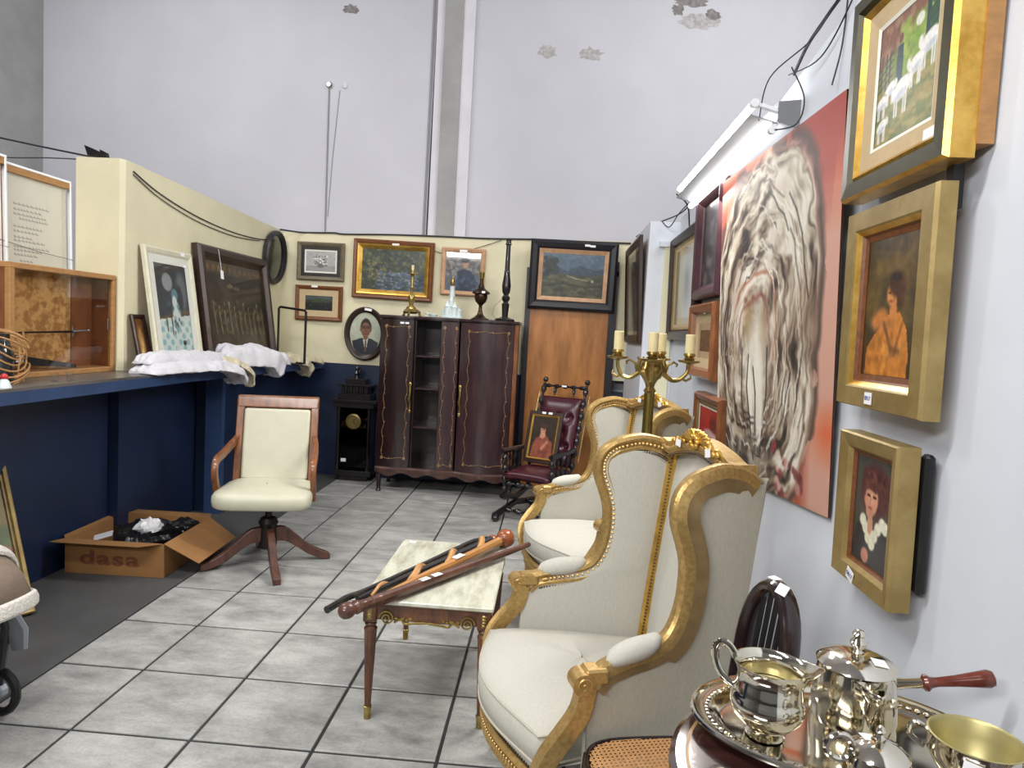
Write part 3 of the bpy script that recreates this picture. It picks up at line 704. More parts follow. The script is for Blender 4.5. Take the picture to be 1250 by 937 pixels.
# right partition with its uneven top, and the pier near the corner
struct('wall_right', quad_wall([(-1.2, 0), (6.87, 0), (6.87, 2.50), (5.6, 2.50), (3.9, 2.56), (2.6, 2.70), (1.5, 2.86), (-1.2, 3.2)], .96, 1.08, 'x'), M['wall_white'], smooth=False)
struct('trim_6', MB().box((.72, 5.56, 0), (.96, 6.75, 2.47)), M['wall_white'], smooth=False)
struct('trim_7', MB().box((.845, 5.535, 0), (.935, 5.56, 2.27)), M['cream_pale'], smooth=False)
struct('trim_8', MB().box((.80, 5.52, 2.27), (.96, 5.56, 2.31)), M['wall_white'], smooth=False)
# flaked plaster: shallow lumps where the skim coat came away
def flake(x, z, sx, sz, seed, mm):
    rng = random.Random(seed); mb = MB(); n = 22
    ring = []
    for k in range(n):
        a = 2*PI*k/n; q = .65+.5*rng.random()
        ring.append((x+sx*q*math.cos(a), z+sz*q*math.sin(a)))
    for (px, pz), (qx, qz) in zip(ring, ring[1:]+ring[:1]):
        mb.add([(x, 6.946, z), (px, 6.949, pz), (qx, 6.949, qz)], [(0, 1, 2)])
    return mb.build('plaster_flake', mm, bpy.data.objects['wall_back_high'], smooth=False)
M['bare_plaster'] = mat('bare_plaster', S(124, 120, 118), .95, var=.3, vs=22, world=True, bump=.5, bs=30)
M['bare_plaster_light'] = mat('bare_plaster_light', S(166, 163, 164), .95, var=.2, vs=30, world=True, bump=.5, bs=30)
for i, (x, z, sx, sz, mm) in enumerate(((1.16, 4.80, .17, .05, 'bare_plaster'), (1.36, 4.68, .09, .06, 'bare_plaster'), (1.02, 4.72, .06, .06, 'bare_plaster'), (1.23, 4.62, .2, .08, 'bare_plaster_light'), (-.22, 4.30, .11, .07, 'bare_plaster_light'), (.21, 4.28, .13, .07, 'bare_plaster_light'), (-2.19, 4.64, .09, .05, 'bare_plaster'))):
    flake(x, z, sx, sz, i+3, M[mm])

# door with dark jambs; the big landscape hangs over its head
dr = MB().box((-.235, 6.70, .01), (.525, 6.742, 2.05)); door = struct('door_1', dr, M['wood_door'], smooth=False)
for nm, a, b in (('jamb', (-.285, 6.685, 0), (-.235, 6.742, 2.12)), ('jamb', (.525, 6.685, 0), (.60, 6.742, 2.26)), ('lintel', (-.285, 6.685, 2.12), (.60, 6.742, 2.17))):
    MB().box(a, b).build(nm, M['black_wood'], door, smooth=False)

# ------------------------------------------------------------------ the counter
ct = thing('counter', 'long navy counter with overhanging top along the left wall', 'counter', (-2.7, 4.0, 0))
def loc_(mb): mb.v = [(x+2.7, y-4.0, z) for x, y, z in mb.v]; return mb
poly = [(-3.75, 1.3), (-2.44, 1.3), (-2.45, 4.5), (-2.275, 6.74), (-2.73, 6.74), (-2.73, 4.26), (-2.78, 4.19), (-3.75, 4.19)]
loc_(MB().prism(poly, 1.135, 1.15)).build('top', M['counter'], ct, smooth=False)
loc_(MB().prism(poly, 1.075, 1.135)).build('front_edge', M['blue_edge'], ct, smooth=False, label='lighter blue edge band')
loc_(MB().box((-3.0, 1.3, 0), (-2.80, 4.19, 1.075))).build('base_panel', M['blue'], ct, smooth=False)
loc_(MB().box((-2.73, 5.15, 0), (-2.50, 6.74, 1.075))).build('base_panel', M['blue'], ct, smooth=False)
loc_(MB().box((-2.63, 5.10, 0), (-2.50, 5.15, 1.075))).build('post', M['blue_edge'], ct, smooth=False)

# ------------------------------------------------------------------ twin-tube lamp on the right wall
def twin_lamp(y0, y1, x, z0, z1):
    t = thing('fluorescent_lamp', 'white twin tube fluorescent batten, lit, at the wall top above the swirl painting', 'lamp', (.96, (y0+y1)/2, (z0+z1)/2))
    ln = y1-y0; sl = (z1-z0)/ln
    def at(v): return sl*v
    sh = [MB(), ]
    a, b = -ln/2, ln/2
    MB().add([(0, a, at(a)-.05), (0, b, at(b)-.05), (0, b, at(b)+.07), (0, a, at(a)+.07), (-.09, a, at(a)-.02), (-.09, b, at(b)-.02), (-.09, b, at(b)+.06), (-.09, a, at(a)+.06)],
             [(0, 1, 2, 3), (4, 7, 6, 5), (0, 4, 5, 1), (3, 2, 6, 7), (0, 3, 7, 4), (1, 5, 6, 2)]).build('housing', M['lamp_gray'], t, smooth=False)
    MB().add([(-.09, a, at(a)-.03), (-.09, b, at(b)-.03), (-.20, b, at(b)+.0), (-.20, a, at(a)+.0), (-.09, a, at(a)-.026), (-.09, b, at(b)-.026), (-.2, b, at(b)+.004), (-.2, a, at(a)+.004)],
             [(0, 1, 2, 3), (4, 7, 6, 5), (0, 4, 5, 1), (3, 2, 6, 7), (0, 3, 7, 4), (1, 5, 6, 2)]).build('reflector', M['lamp_gray'], t, smooth=False)
    for dx, dz in ((-.185, .052), (-.105, -.052)):
        MB().tube([(dx, a+.03, at(a)+dz), (dx, b-.03, at(b)+dz)], .016, 10).build('tube', M['tube'], t)
        for e in (a, b-.03):
            MB().tube([(dx, e, at(e)+dz), (dx, e+.03, at(e+.03)+dz)], .018, 10).build('tube_cap', M['white_paint'], t)
            MB().tube([(dx, e+.015, at(e)+dz), (-.07, e+.015, at(e)+.02)], .012, 6).build('tube_holder', M['white_paint'], t)
    return t
twin_lamp(2.95, 4.66, .96, 2.475, 2.475)
# ------------------------------------------------------------------ framed pictures
def rings(w, h, prof):
    mb = MB(); vs = []; fs = []
    for ins, d in prof:
        a = w/2-ins
        vs += [(-a, -d, ins), (a, -d, ins), (a, -d, h-ins), (-a, -d, h-ins)]
    for i in range(len(prof)-1):
        for k in range(4):
            fs.append((i*4+k, i*4+(k+1) % 4, (i+1)*4+(k+1) % 4, (i+1)*4+k))
    return mb.add(vs, fs)
def text_mesh(name, c, m):
    o = bpy.data.objects.new(name, c); COL.objects.link(o)
    me = bpy.data.meshes.new_from_object(o.evaluated_get(bpy.context.evaluated_depsgraph_get()))
    bpy.data.objects.remove(o); bpy.data.curves.remove(c)
    me.materials.clear(); me.materials.append(m); o = bpy.data.objects.new(name, me); COL.objects.link(o)
    return o
def price_tag(parent, x, z, y, s=.03, m=None, txt=None, ang=0., asp=.65):
    t = MB().cbox((0, 0, 0), (s, .002, s*asp)).build('price_tag', m or M['tag'], parent, smooth=False)
    t.location = (x, y, z); t.rotation_euler = (0, ang, 0)
    if txt:
        c = bpy.data.curves.new('tag_number', 'FONT'); c.body = txt; c.size = s*.42; c.align_x = 'CENTER'; c.align_y = 'CENTER'; c.extrude = .0003
        o = text_mesh('tag_number', c, M['ink']); o.parent = t
        o.rotation_euler = (PI/2, 0, 0); o.location = (0, -.0016, 0)
    return t
def picture(label, loc, rz, w, h, layers, art, paint='paint_matte', tilt=0., roll=0., name='framed_picture', cat='picture', glass=False, tags=(), group=None, inner=None, kinds=None):
    """layers: (material, [(inset, depth)...]) from the outside inward; the art fills the last inset"""
    t = thing(name, label, cat, loc, (tilt, roll, rz), group)
    nm = ['frame', 'liner', 'mount']
    for i, (m, prof) in enumerate(layers):
        rings(w, h, prof).build((kinds or nm)[i], m, t, smooth=False)
    ins, d = layers[-1][1][-1]
    a = w/2-ins; dd = d-.001
    art_mesh('canvas', art, lambda u, v: (-a+2*a*u, -dd+0*u, (h-ins)-(h-2*ins)*v), M[paint], t)
    MB().add([(-w/2+.004, -.001, .004), (w/2-.004, -.001, .004), (w/2-.004, -.001, h-.004), (-w/2+.004, -.001, h-.004)], [(0, 3, 2, 1)]).build('backing', M['cardboard'], t, smooth=False)
    if glass:
        gi = layers[0][1][-1][0]
        MB().add([(-w/2+gi, -d-.004, gi), (w/2-gi, -d-.004, gi), (w/2-gi, -d-.004, h-gi), (-w/2+gi, -d-.004, h-gi)], [(0, 1, 2, 3)]).build('glass', M['glass'], t, smooth=False)
    for q in tags: price_tag(t, *q)
    return t
YB = 6.742
def L1(m, wd, d, bev=.3, lip=.012):
    return (m, [(0, 0), (0, d*.7), (wd*bev, d), (wd*.75, d*.8), (wd, d*.55), (wd, d*.45)])
# back wall, left to right
picture('gray-framed print of a pale flower bouquet, upper of two small pictures by the oval mirror', (-2.33, YB, 1.94), 0, .475, .375,
        [L1(M['olive_frame'], .04, .03), (M['mat_dark'], [(.04, .014), (.075, .013)]), (M['mat_white'], [(.075, .013), (.09, .012)])], art_flowers(), 'paint_print', tilt=.02, glass=True)
picture('small dark landscape in a brown frame with tan mount, below the flower print', (-2.335, YB, 1.545), 0, .475, .345,
        [L1(M['brown_frame'], .04, .035), (M['mat_beige'], [(.04, .016), (.10, .012)])], art_hill(), 'paint_gloss', tilt=.02, tags=((-.04, .335, -.034, .06, None, None, 0, .3),))
picture('wide gilt-framed impressionist painting of a leafy pond, high on the back wall', (-1.605, YB, 1.79), 0, .80, .575,
        [(M['brown_frame'], [(0, 0), (0, .03), (.012, .045), (.035, .04), (.04, .03)]), (M['gold_bright'], [(.04, .03), (.045, .042), (.06, .036), (.085, .018), (.09, .014)])], art_gilt_pond(), 'paint_gloss', tilt=.03, tags=((0.02, .535, -.04, .07, None, None, 0, .3),), roll=.015)
picture('rose-wood framed picture of a dark-haired figure at work, behind the white porcelain lamp', (-.915, YB, 1.865), 0, .43, .46,
        [L1(M['pink_frame'], .045, .03)], art_shop(), 'paint_print', tilt=.02, glass=True, tags=((.0, .43, -.032, .075, None, None, 0, .3),), roll=.01)
picture('dark landscape of hills in a wide black frame with pale slip, over the door', (.155, 6.683, 1.775), 0, .835, .66,
        [L1(M['black_wood'], .085, .05), (M['pink_frame'], [(.085, .03), (.088, .036), (.125, .022)])], art_valley(), 'paint_gloss', tilt=.05, tags=((.12, .62, -.05, .05, None, None, 0, .4), (.17, .615, -.05, .05, None, None, 0, .4)), roll=.01)
# oval portrait and oval mirror
def oval(label, loc, rz, w, h, m, art, name, cat, tilt=0., bw=.055, disc=None, tags=()):
    t = thing(name, label, cat, loc, (tilt, 0, rz))
    pts = [(w/2*math.cos(a)-.0*0, 0, h/2+h/2*math.sin(a)) for a in [2*PI*k/56 for k in range(56)]]
    prof = [(0, 0), (0, .028), (bw*.25, .042), (bw*.6, .036), (bw, .018), (bw, .006)]
    mb = MB(); vs = []; fs = []
    for ins, d in prof:
        for k in range(56):
            a = 2*PI*k/56; vs.append(((w/2-ins)*math.cos(a), -d, h/2+(h/2-ins)*math.sin(a)))
    for i in range(len(prof)-1):
        for k in range(56): fs.append((i*56+k, i*56+(k+1) % 56, (i+1)*56+(k+1) % 56, (i+1)*56+k))
    mb.add(vs, fs).build('frame', m, t)
    a, b = w/2-bw+.002, h/2-bw+.002
    if art:
        def pos(u, v):
            X = 2*u-1; Z = 1-2*v
            return a*X*np.sqrt(1-Z*Z/2), -.012+0*u, h/2+b*Z*np.sqrt(1-X*X/2)
        art_mesh('canvas', art, pos, M['paint_gloss'], t)
    else:
        mb = MB(); mb.add([(a*math.cos(2*PI*k/48), -.012, h/2+b*math.sin(2*PI*k/48)) for k in range(48)], [tuple(range(48))]).build('glass', disc, t, smooth=False)
    for q in tags: price_tag(t, *q)
    return t
oval('oval portrait of a man in dark suit, in a dark oval frame beside the wardrobe', (-1.855, YB, 1.175), 0, .42, .53, M['dark_frame'], art_man(), 'oval_portrait', 'picture', tilt=.02, tags=((.03, .505, -.044, .07, None, None, .15, .35),))
oval('black oval hanging mirror high in the far left corner', (-2.727, 6.50, 1.87), PI/2, .47, .51, M['black_wood'], None, 'oval_mirror', 'mirror', tilt=.06, disc=M['mirror'], bw=.05)

# right wall, far to near
RW = -PI/2
picture('tall dark-framed picture hung on the pier by the far right corner', (.718, 6.12, 1.50), RW, 1.03, .87,
        [L1(M['dark_frame'], .07, .035), (M['mat_beige'], [(.07, .016), (.10, .013)])], art_abstract(40, 40, (92, 82, 70), [(60, 54, 48), (120, 108, 92), (84, 76, 66)], 61), 'paint_print', tilt=.05, glass=True)
picture('large brown-framed print with grey figure and broad cream mount, left of the plum frame', (.957, 5.035, 1.545), RW, .98, .78,
        [(M['dark_frame'], [(0, 0), (0, .05), (.02, .065), (.06, .05), (.07, .03)]), (M['gold_frame'], [(.07, .03), (.075, .036), (.09, .026)]), (M['mat_beige'], [(.09, .026), (.16, .02)])],
        (lambda A: (A.ell(.55, .5, .2, .3, (120, 120, 118), .8, .5), A.ell(.55, .45, .1, .16, (70, 70, 72), .8, .5), A)[-1])(Art(40, 40, (196, 192, 180), 63)), 'paint_print', tilt=.02, glass=True)
picture('dark painting in a plum frame, hung hard against the swirl painting, upper', (.957, 4.19, 1.80), RW, .66, .66,
        [(M['plum_frame'], [(0, 0), (0, .06), (.02, .085), (.05, .08), (.08, .05), (.085, .04)])], art_abstract(40, 44, (52, 46, 48), [(36, 32, 36), (84, 80, 82), (120, 118, 116)], 67, n=60), 'paint_gloss', tilt=.015, tags=((.1, .64, -.088, .05, None, None, 0, .5),))
picture('red-brown framed dark sketch in a wide beige mount, below the plum frame', (.957, 4.20, 1.32), RW, .66, .45,
        [(M['oak'], [(0, 0), (0, .06), (.015, .08), (.05, .07), (.06, .04)]), (M['mat_beige'], [(.06, .04), (.16, .03)])], art_abstract(30, 40, (60, 56, 40), [(40, 38, 34), (90, 88, 50), (60, 62, 50)], 71), 'paint_print', tilt=.015, glass=True, tags=((.0, .40, -.05, .06, None, None, 0, .5),))
picture('small scarlet picture in a narrow gilt frame behind the far armchair', (.957, 3.93, .92), RW, .62, .32,
        [(M['oak'], [(0, 0), (0, .05), (.012, .07), (.04, .06), (.045, .05)]), (M['gold_frame'], [(.045, .05), (.05, .056), (.07, .045)]), (M['mat_white'], [(.07, .045), (.08, .043)])], art_red(), 'paint_print', tilt=.02)
# the big unframed swirl painting: a thin stretched canvas leaning out at the top
sw = thing('swirl_painting', 'huge unframed painting of a grey-brown swirl on brick red, on the right wall', 'painting', (.96, 3.05, .9))
TLc, TRc, BRc, BLc = [np.array(q)-np.array((.96, 3.05, .9)) for q in ((.868, 3.825, 2.395), (.872, 2.262, 2.345), (.944, 2.292, .975), (.944, 3.83, .845))]
def swp(u, v):
    P = [(1-v)*((1-u)*TLc[i]+u*TRc[i])+v*((1-u)*BLc[i]+u*BRc[i]) for i in range(3)]
    return P[0], P[1], P[2]
art_mesh('canvas', art_swirl(), swp, M['paint_matte'], sw)
cs = [TLc, TRc, BRc, BLc]; vs = [tuple(c+np.array((.0015, 0, 0))) for c in cs]+[tuple(c+np.array((.009, 0, 0))) for c in cs]
MB().add(vs, [(4, 5, 6, 7), (0, 1, 5, 4), (1, 2, 6, 5), (2, 3, 7, 6), (3, 0, 4, 7)]).build('canvas_edge', M['dark_frame'], sw, smooth=False)

# near right wall: three gold frames, one above the other
gw = M['gold_frame']
GRN = mat('green_black_rail', S(62, 58, 34), .4, .2, var=.2, vs=14)
sp = picture('painting of white sheep by a gate in a thick gold and green-black frame, top right', (.918, 1.905, 1.975), RW, .56, .585,
        [(M['gold_bright'], [(0, 0), (0, .055), (.008, .068)]), (GRN, [(.008, .068), (.045, .07), (.055, .055)]), (M['gold_bright'], [(.055, .055), (.062, .06), (.075, .046)]), (M['mat_beige'], [(.075, .046), (.12, .04)]), (M['mat_white'], [(.12, .04), (.13, .036)])],
        art_sheep(), 'paint_gloss', tilt=.015, kinds=['frame', 'frame_rail', 'slip', 'mount', 'liner'], tags=((.17, .085, -.048, .05, None, None, 0, .5),))
MB().box((-.275, 0, .03), (.285, .036, .56)).build('box_back', M['pine'], sp, smooth=False)
picture('painting of a figure in orange robe, middle of three gold frames on the wall', (.915, 1.885, 1.375), RW, .47, .555,
        [(gw, [(0, 0), (0, .04), (.004, .05), (.055, .05), (.06, .046)]), (M['gold_bright'], [(.06, .046), (.066, .04), (.072, .034)]), (M['brown_frame'], [(.072, .034), (.078, .026), (.092, .022)])], art_girl(), 'paint_gloss', tilt=.02, tags=((-.02, .03, -.053, .04, None, '0817', 0, .8),))
bpg = [o for o in COL.objects if o.get('label', '').startswith('painting of a figure in orange')][0]
MB().box((.17, .005, .50), (.20, .03, .62)).build('hanging_strip', M['black'], bpg, smooth=False)
bp = picture('gold-framed portrait of a curly-haired child with white ruffled collar, lowest on the right wall', (.922, 1.88, .888), RW, .335, .415,
        [(gw, [(0, 0), (0, .05), (.004, .058), (.04, .048), (.05, .036)]), (M['brown_frame'], [(.05, .036), (.055, .03), (.06, .028)])], art_boy(), 'paint_gloss', tilt=.02, tags=((-.04, .022, -.058, .04, None, '0817', .3, .8),))
MB().bbox((.15, .005, .05), (.185, .03, .40), .008).build('hanging_strip', M['black'], bp)
# ------------------------------------------------------------------ things on and by the counter
ZC = 1.15
# display case
dc = thing('display_case', 'low pine display case with glass doors and chipboard back on the counter', 'display case', (-2.755, 3.765, ZC))
X1, X0c, YA, YZ, H = 0., -.165, -.425, .425, .60
def bar(a, b, m=M['pine'], nm='frame_rail'): return MB().bbox(a, b, .003).build(nm, m, dc)
bar((X0c, YA, 0), (X1, YZ, .03)); bar((X0c, YA, H-.03), (X1, YZ, H))
bar((-.03, YA, .03), (X1, YA+.035, H-.03)); bar((-.03, YZ-.03, .03), (X1, YZ, H-.03))
MB().box((X0c, YA, .03), (X0c+.012, YZ, H-.03)).build('back_panel', M['osb'], dc, smooth=False)
MB().box((X0c, YA, .03), (-.03, YA+.012, H-.03)).build('side_panel', M['osb_dark'], dc, smooth=False)
MB().box((X0c+.012, YZ-.015, .03), (-.03, YZ-.003, H-.03)).build('side_panel', M['osb_dark'], dc, smooth=False)
MB().box((X0c+.013, YZ-.2, .03), (X0c+.017, YZ-.015, H-.03)).build('back_panel', M['osb_dark'], dc, smooth=False)
MB().box((-.012, YA+.035, .03), (-.008, .03, H-.03)).build('glass_door', M['glass'], dc, smooth=False)
gd = MB().box((-.020, 0, .03), (-.016, YZ-.03, H-.03)).build('glass_door', M['glass'], dc, smooth=False)
MB().bbox((-.0155, YZ-.06, .26), (-.011, YZ-.05, .33), .001).build('door_pull', M['steel'], gd)
# a long thin sword and a black folded fan inside
s = thing('sword', 'thin sword with steel hilt lying across the inside of the display case', 'sword', (-2.835, 3.765, ZC+.235))
MB().tube([(0, -.34, 0), (0, .14, .008)], [.004, .007], 6).build('blade', M['iron'], s)
MB().tube([(0, .14, .008), (0, .27, .016)], [.009, .008], 8).build('grip', M['steel'], s)
MB().tube([(0, .15, -.02), (0, .15, .04)], .006, 6).build('cross_guard', M['steel'], s)
MB().ball((0, .28, .017), .013).build('pommel', M['steel'], s)
fn = thing('folded_fan', 'long black folded fan with white tag leaning in the bottom of the display case', 'fan', (-2.835, 3.675, ZC+.032))
MB().add([(-.02, -.3, .10), (.02, -.3, .10), (.02, .24, .02), (-.02, .24, .02), (-.02, -.3, .04), (.02, -.3, .04), (.02, .24, 0), (-.02, .24, 0)], [(0, 1, 2, 3), (4, 7, 6, 5), (0, 4, 5, 1), (1, 5, 6, 2), (2, 6, 7, 3), (3, 7, 4, 0)]).build('leaves', M['black'], fn, smooth=False)
price_tag(fn, 0, 0, 0, .05).matrix_local = TR(.024, -.2, .065) @ RZ(PI/2)
# cane basket at the left border with a dark jar in it
cb = thing('cane_basket', 'loosely coiled cane basket at the left end of the counter', 'basket', (-2.66, 3.16, ZC))
for k in range(9):
    a = k*.4; z = .012+.027*k; r = .12+.02*math.sin(k)
    MB().tube([(r*math.cos(q+a)*.8, r*1.0*math.sin(q+a), z+.03*math.sin(2*q+a)) for q in [2*PI*i/24 for i in range(24)]], .0045, 6, closed=True).build('cane_hoop', M['pine'], cb)
for k in range(6):
    q = 2*PI*k/6
    MB().tube([(.09*math.cos(q), .11*math.sin(q), .004), (.105*math.cos(q), .125*math.sin(q), .13), (.09*math.cos(q), .11*math.sin(q), .25)], .004, 5).build('cane_stake', M['pine'], cb)
j = thing('glass_jar', 'dark smoked glass jar standing inside the coiled cane basket', 'jar', (-2.66, 3.16, ZC))
MB().lathe([(.0, 0), (.055, 0), (.06, .02), (.06, .15), (.045, .19), (.04, .22)], 18, cap=False).build('body', mat('smoked_jar', S(40, 44, 50), .12, coat=.5), j)
MB().lathe([(.043, .215), (.043, .24), (.0, .245)], 18).build('lid', M['black'], j)
for i, (x, y, l) in enumerate(((-2.53, 3.36, 'small clear shot glass on the counter, nearer the cane basket'), (-2.53, 3.47, 'small clear shot glass on the counter, farther from the cane basket'))):
    g = tag(MB().lathe([(0, 0), (.016, 0), (.02, .045), (.018, .045), (.014, .006), (0, .006)], 16, cap=False).build('shot_glass', M['glass'], None), l, 'glass', 'shot glasses on the counter')
    g.location = (x, y, ZC)
tk = thing('trinket', 'tiny white and red-topped trinket at the left end of the counter', 'trinket', (-2.50, 3.0, ZC))
MB().lathe([(.0, 0), (.03, 0), (.02, .03), (.012, .04)], 12).build('base', M['porcelain'], tk); MB().ball((0, 0, .05), .016).build('top', M['red'], tk)

# stretched canvas turned to the wall, handwriting on its back; a second one beside it
def text_sheet():
    A = Art(150, 230, (204, 202, 188), 81); A.mottle(4, 5, .03)
    rows = [(.10, .1, .9), (.145, .1, .65), (.185, .1, .8), (.22, .22, .85), (.29, .1, .72), (.33, .1, .6), (.38, .1, .5), (.41, .1, .78), (.46, .1, .88), (.49, .1, .7), (.53, .1, .6), (.58, .22, .52), (.62, .1, .58), (.65, .1, .68), (.69, .1, .38), (.74, .1, .93), (.79, .1, .62)]
    for y, a, b in rows:
        x = a*.75+.1
        while x < b*.75+.1:
            q = .03+.04*A.rng.rand()
            A.line([(x, y*.62+.08), (x+q, y*.62+.08+.004)], .0026, (120, 120, 118), .8)
            A.line([(x+q*.3, y*.62+.074), (x+q*.4, y*.62+.087)], .002, (110, 110, 108), .7); x += q+.014
    return A
def back_canvas(label, yc, w, h, x, text):
    t = thing('canvas_back', label, 'canvas', (x, yc, ZC), (-.02, 0, PI/2))
    rings(w, h, [(0, 0), (0, .03), (.012, .032), (.014, .028)]).build('canvas_edge', M['white_paint'], t, smooth=False, label='white wrapped canvas edge')
    MB().box((-w/2+.014, -.028, h-.05), (w/2-.014, -.006, h-.014)).build('stretcher_bar', M['pine'], t, smooth=False)
    MB().box((-w/2+.014, -.020, .014), (-w/2+.045, -.006, h-.05)).build('stretcher_bar', M['pine'], t, smooth=False)
    if text:
        art_mesh('note_sheet', text_sheet(), lambda u, v: (-w/2+.046+(w-.11)*u, -.009+0*u, h-.06-(h-.1)*v), M['paint_matte'], t)
    MB().box((-w/2+.02, -.006, .02), (w/2-.02, -.002, h-.02)).build('canvas', M['canvas_raw'], t, smooth=False)
    MB().tube([(-w/2, -.034, h*.63), (0, -.034, h*.60), (w/2, -.034, h*.585)], .0015, 5).build('hanging_wire', M['iron'], t)
    return t
back_canvas('back of a stretched canvas with handwritten lines, standing behind the display case', 3.90, .57, 1.165, -3.055, True)
back_canvas('back of another stretched canvas at the left border, beside the handwritten one', 3.365, .56, 1.19, -3.03, False)

# floodlight on top of the column and its leads
fl = thing('floodlight', 'small black floodlight on top of the cream column', 'floodlight', (-2.955, 4.27, 2.476))
MB().add([(-.075, 0, .09), (.02, -.01, .055), (.03, .0, .005), (-.055, .01, .02), (-.075, .03, .09), (.02, .02, .055), (.03, .03, .005), (-.055, .04, .02)], [(0, 1, 2, 3), (4, 7, 6, 5), (0, 4, 5, 1), (1, 5, 6, 2), (2, 6, 7, 3), (3, 7, 4, 0)]).build('head', M['black'], fl, smooth=False)
MB().add([(.03, -.005, .065), (.075, -.01, .045), (.08, 0, .0), (.04, .005, .005), (.03, .025, .065), (.075, .02, .045), (.08, .03, .0), (.04, .035, .005)], [(0, 1, 2, 3), (4, 7, 6, 5), (0, 4, 5, 1), (1, 5, 6, 2), (2, 6, 7, 3), (3, 7, 4, 0)]).build('bracket', M['black'], fl, smooth=False)

# pictures leaning against the left partition
picture('small brown worn picture leaning at the column end of the counter', (-2.64, 4.335, ZC), PI/2, .15, .37, [L1(M['dark_frame'], .028, .02)],
        (lambda A: (A.ell(.5, .5, .3, .3, (186, 150, 96), .8, .5), A.ell(.45, .75, .2, .12, (210, 186, 130), .8, .4), A.mottle(6, 8, .3))[-1])(Art(24, 44, (96, 62, 34), 83)), 'paint_gloss', tilt=-.21)
picture('ivory-framed print of a figure on blue checked ground, leaning on the wall behind linens', (-2.595, 4.665, ZC+.001), PI/2, .60, .83,
        [L1(M['ivory_frame'], .05, .03), (M['mat_white'], [(.05, .016), (.105, .013)])], art_clown(), 'paint_print', tilt=-.145, glass=True, tags=((.19, .73, -.019, .04, None, None, 0, .5), (.16, .81, -.03, .05, M['tag'], None, 0, .5)), roll=.0)
rl = picture('large dark carved relief picture of a crowd, leaning on the left wall behind the linens', (-2.595, 5.64, ZC+.001), PI/2, 1.24, .925,
        [(M['dark_frame'], [(0, 0), (0, .04), (.02, .06), (.06, .06), (.08, .035)]), (M['copper'], [(.08, .035), (.085, .03), (.11, .02)])], art_relief(), 'paint_gloss', tilt=-.14)
MB().tube([(-.34, -.065, .90), (-.338, -.07, .74)], .0015, 5).build('tag_string', M['tag'], rl)
price_tag(rl, -.335, .705, -.07, .045, M['tag'], None, .1, 1.5)
MB().tube([(-.34, -.02, .928), (-.34, -.065, .90)], .0015, 5).build('tag_string', M['tag'], rl)
# bent metal rail
rs = thing('metal_rail', 'thin dark metal rail bent square, standing on the counter corner', 'rail', (-2.42, 6.15, ZC))
MB().tube([(-.1, .04, 0), (-.1, .04, .485), (-.085, .03, .50), (.22, -.17, .475), (.235, -.18, .46), (.235, -.18, 0)], .011, 8).build('bent_bar', M['iron'], rs)
MB().tube([(-.16, .05, .006), (.24, -.18, .006)], .008, 6).build('foot_bar', M['iron'], rs)

# linens: folded lengths draped over the counter's edge
def linen(label, m, path, widths, thick, seed, n=28, k=14):
    """a folded length: path of centres from the wall outward over the edge, with rumpled upper side"""
    rng = np.random.RandomState(seed); C_ = catmull(path, 6); N_ = len(C_)
    W = np.interp(np.linspace(0, 1, N_), np.linspace(0, 1, len(widths)), widths)
    ph = rng.rand(6)*6.28
    top = []; bot = []
    for i, c in enumerate(C_):
        a = C_[max(i-1, 0)]; b = C_[min(i+1, N_-1)]; t = (b-a).normalized()
        sd = t.cross(Vector((0, 0, 1)));
        sd = sd.normalized() if sd.length > .05 else Vector((0, 1, 0))
        nm = sd.cross(t).normalized()
        rt = []; rb = []
        e = min(1, min(i, N_-1-i)/2.5+.25)
        for j in range(k+1):
            u = -1+2*j/k
            h = thick*e*(max(0, 1-abs(u)**4))**.5
            rip = (.30*math.sin(u*9+ph[0]+i*.10)+.2*math.sin(u*17+ph[1]-i*.17)+.14*math.sin(i*.9+ph[2]+u*4))*thick*(1-abs(u)**6)*.8
            jag = .008*math.sin(i*1.7+ph[3])+.006*math.sin(i*3.1+ph[4])
            p = c+sd*(u*(W[i]/2+jag))
            rt.append(p+nm*(h+rip*.6+thick*.02)); rb.append(p+nm*(-.001))
        top.append(rt); bot.append(rb)
    mb = MB(); rows = [r+b[::-1] for r, b in zip(top, bot)]
    mb.sheet(rows, closed_u=True)
    q = 2*(k+1); mb.f.append(tuple(range(q))); mb.f.append(tuple((N_-1)*q+i for i in range(q))[::-1])
    o = mb.build('folded_linen', m, None, angle=1.6)
    sb_ = o.modifiers.new('s', 'SUBSURF'); sb_.levels = sb_.render_levels = 1
    tx = bpy.data.textures.get('rumple') or bpy.data.textures.new('rumple', 'CLOUDS'); tx.noise_scale = .045; tx.noise_depth = 3
    dm = o.modifiers.new('d', 'DISPLACE'); dm.texture = tx; dm.strength = .035; dm.mid_level = .5; dm.texture_coords = 'LOCAL'
    return tag(o, label, 'linen', 'linens draped over the counter')

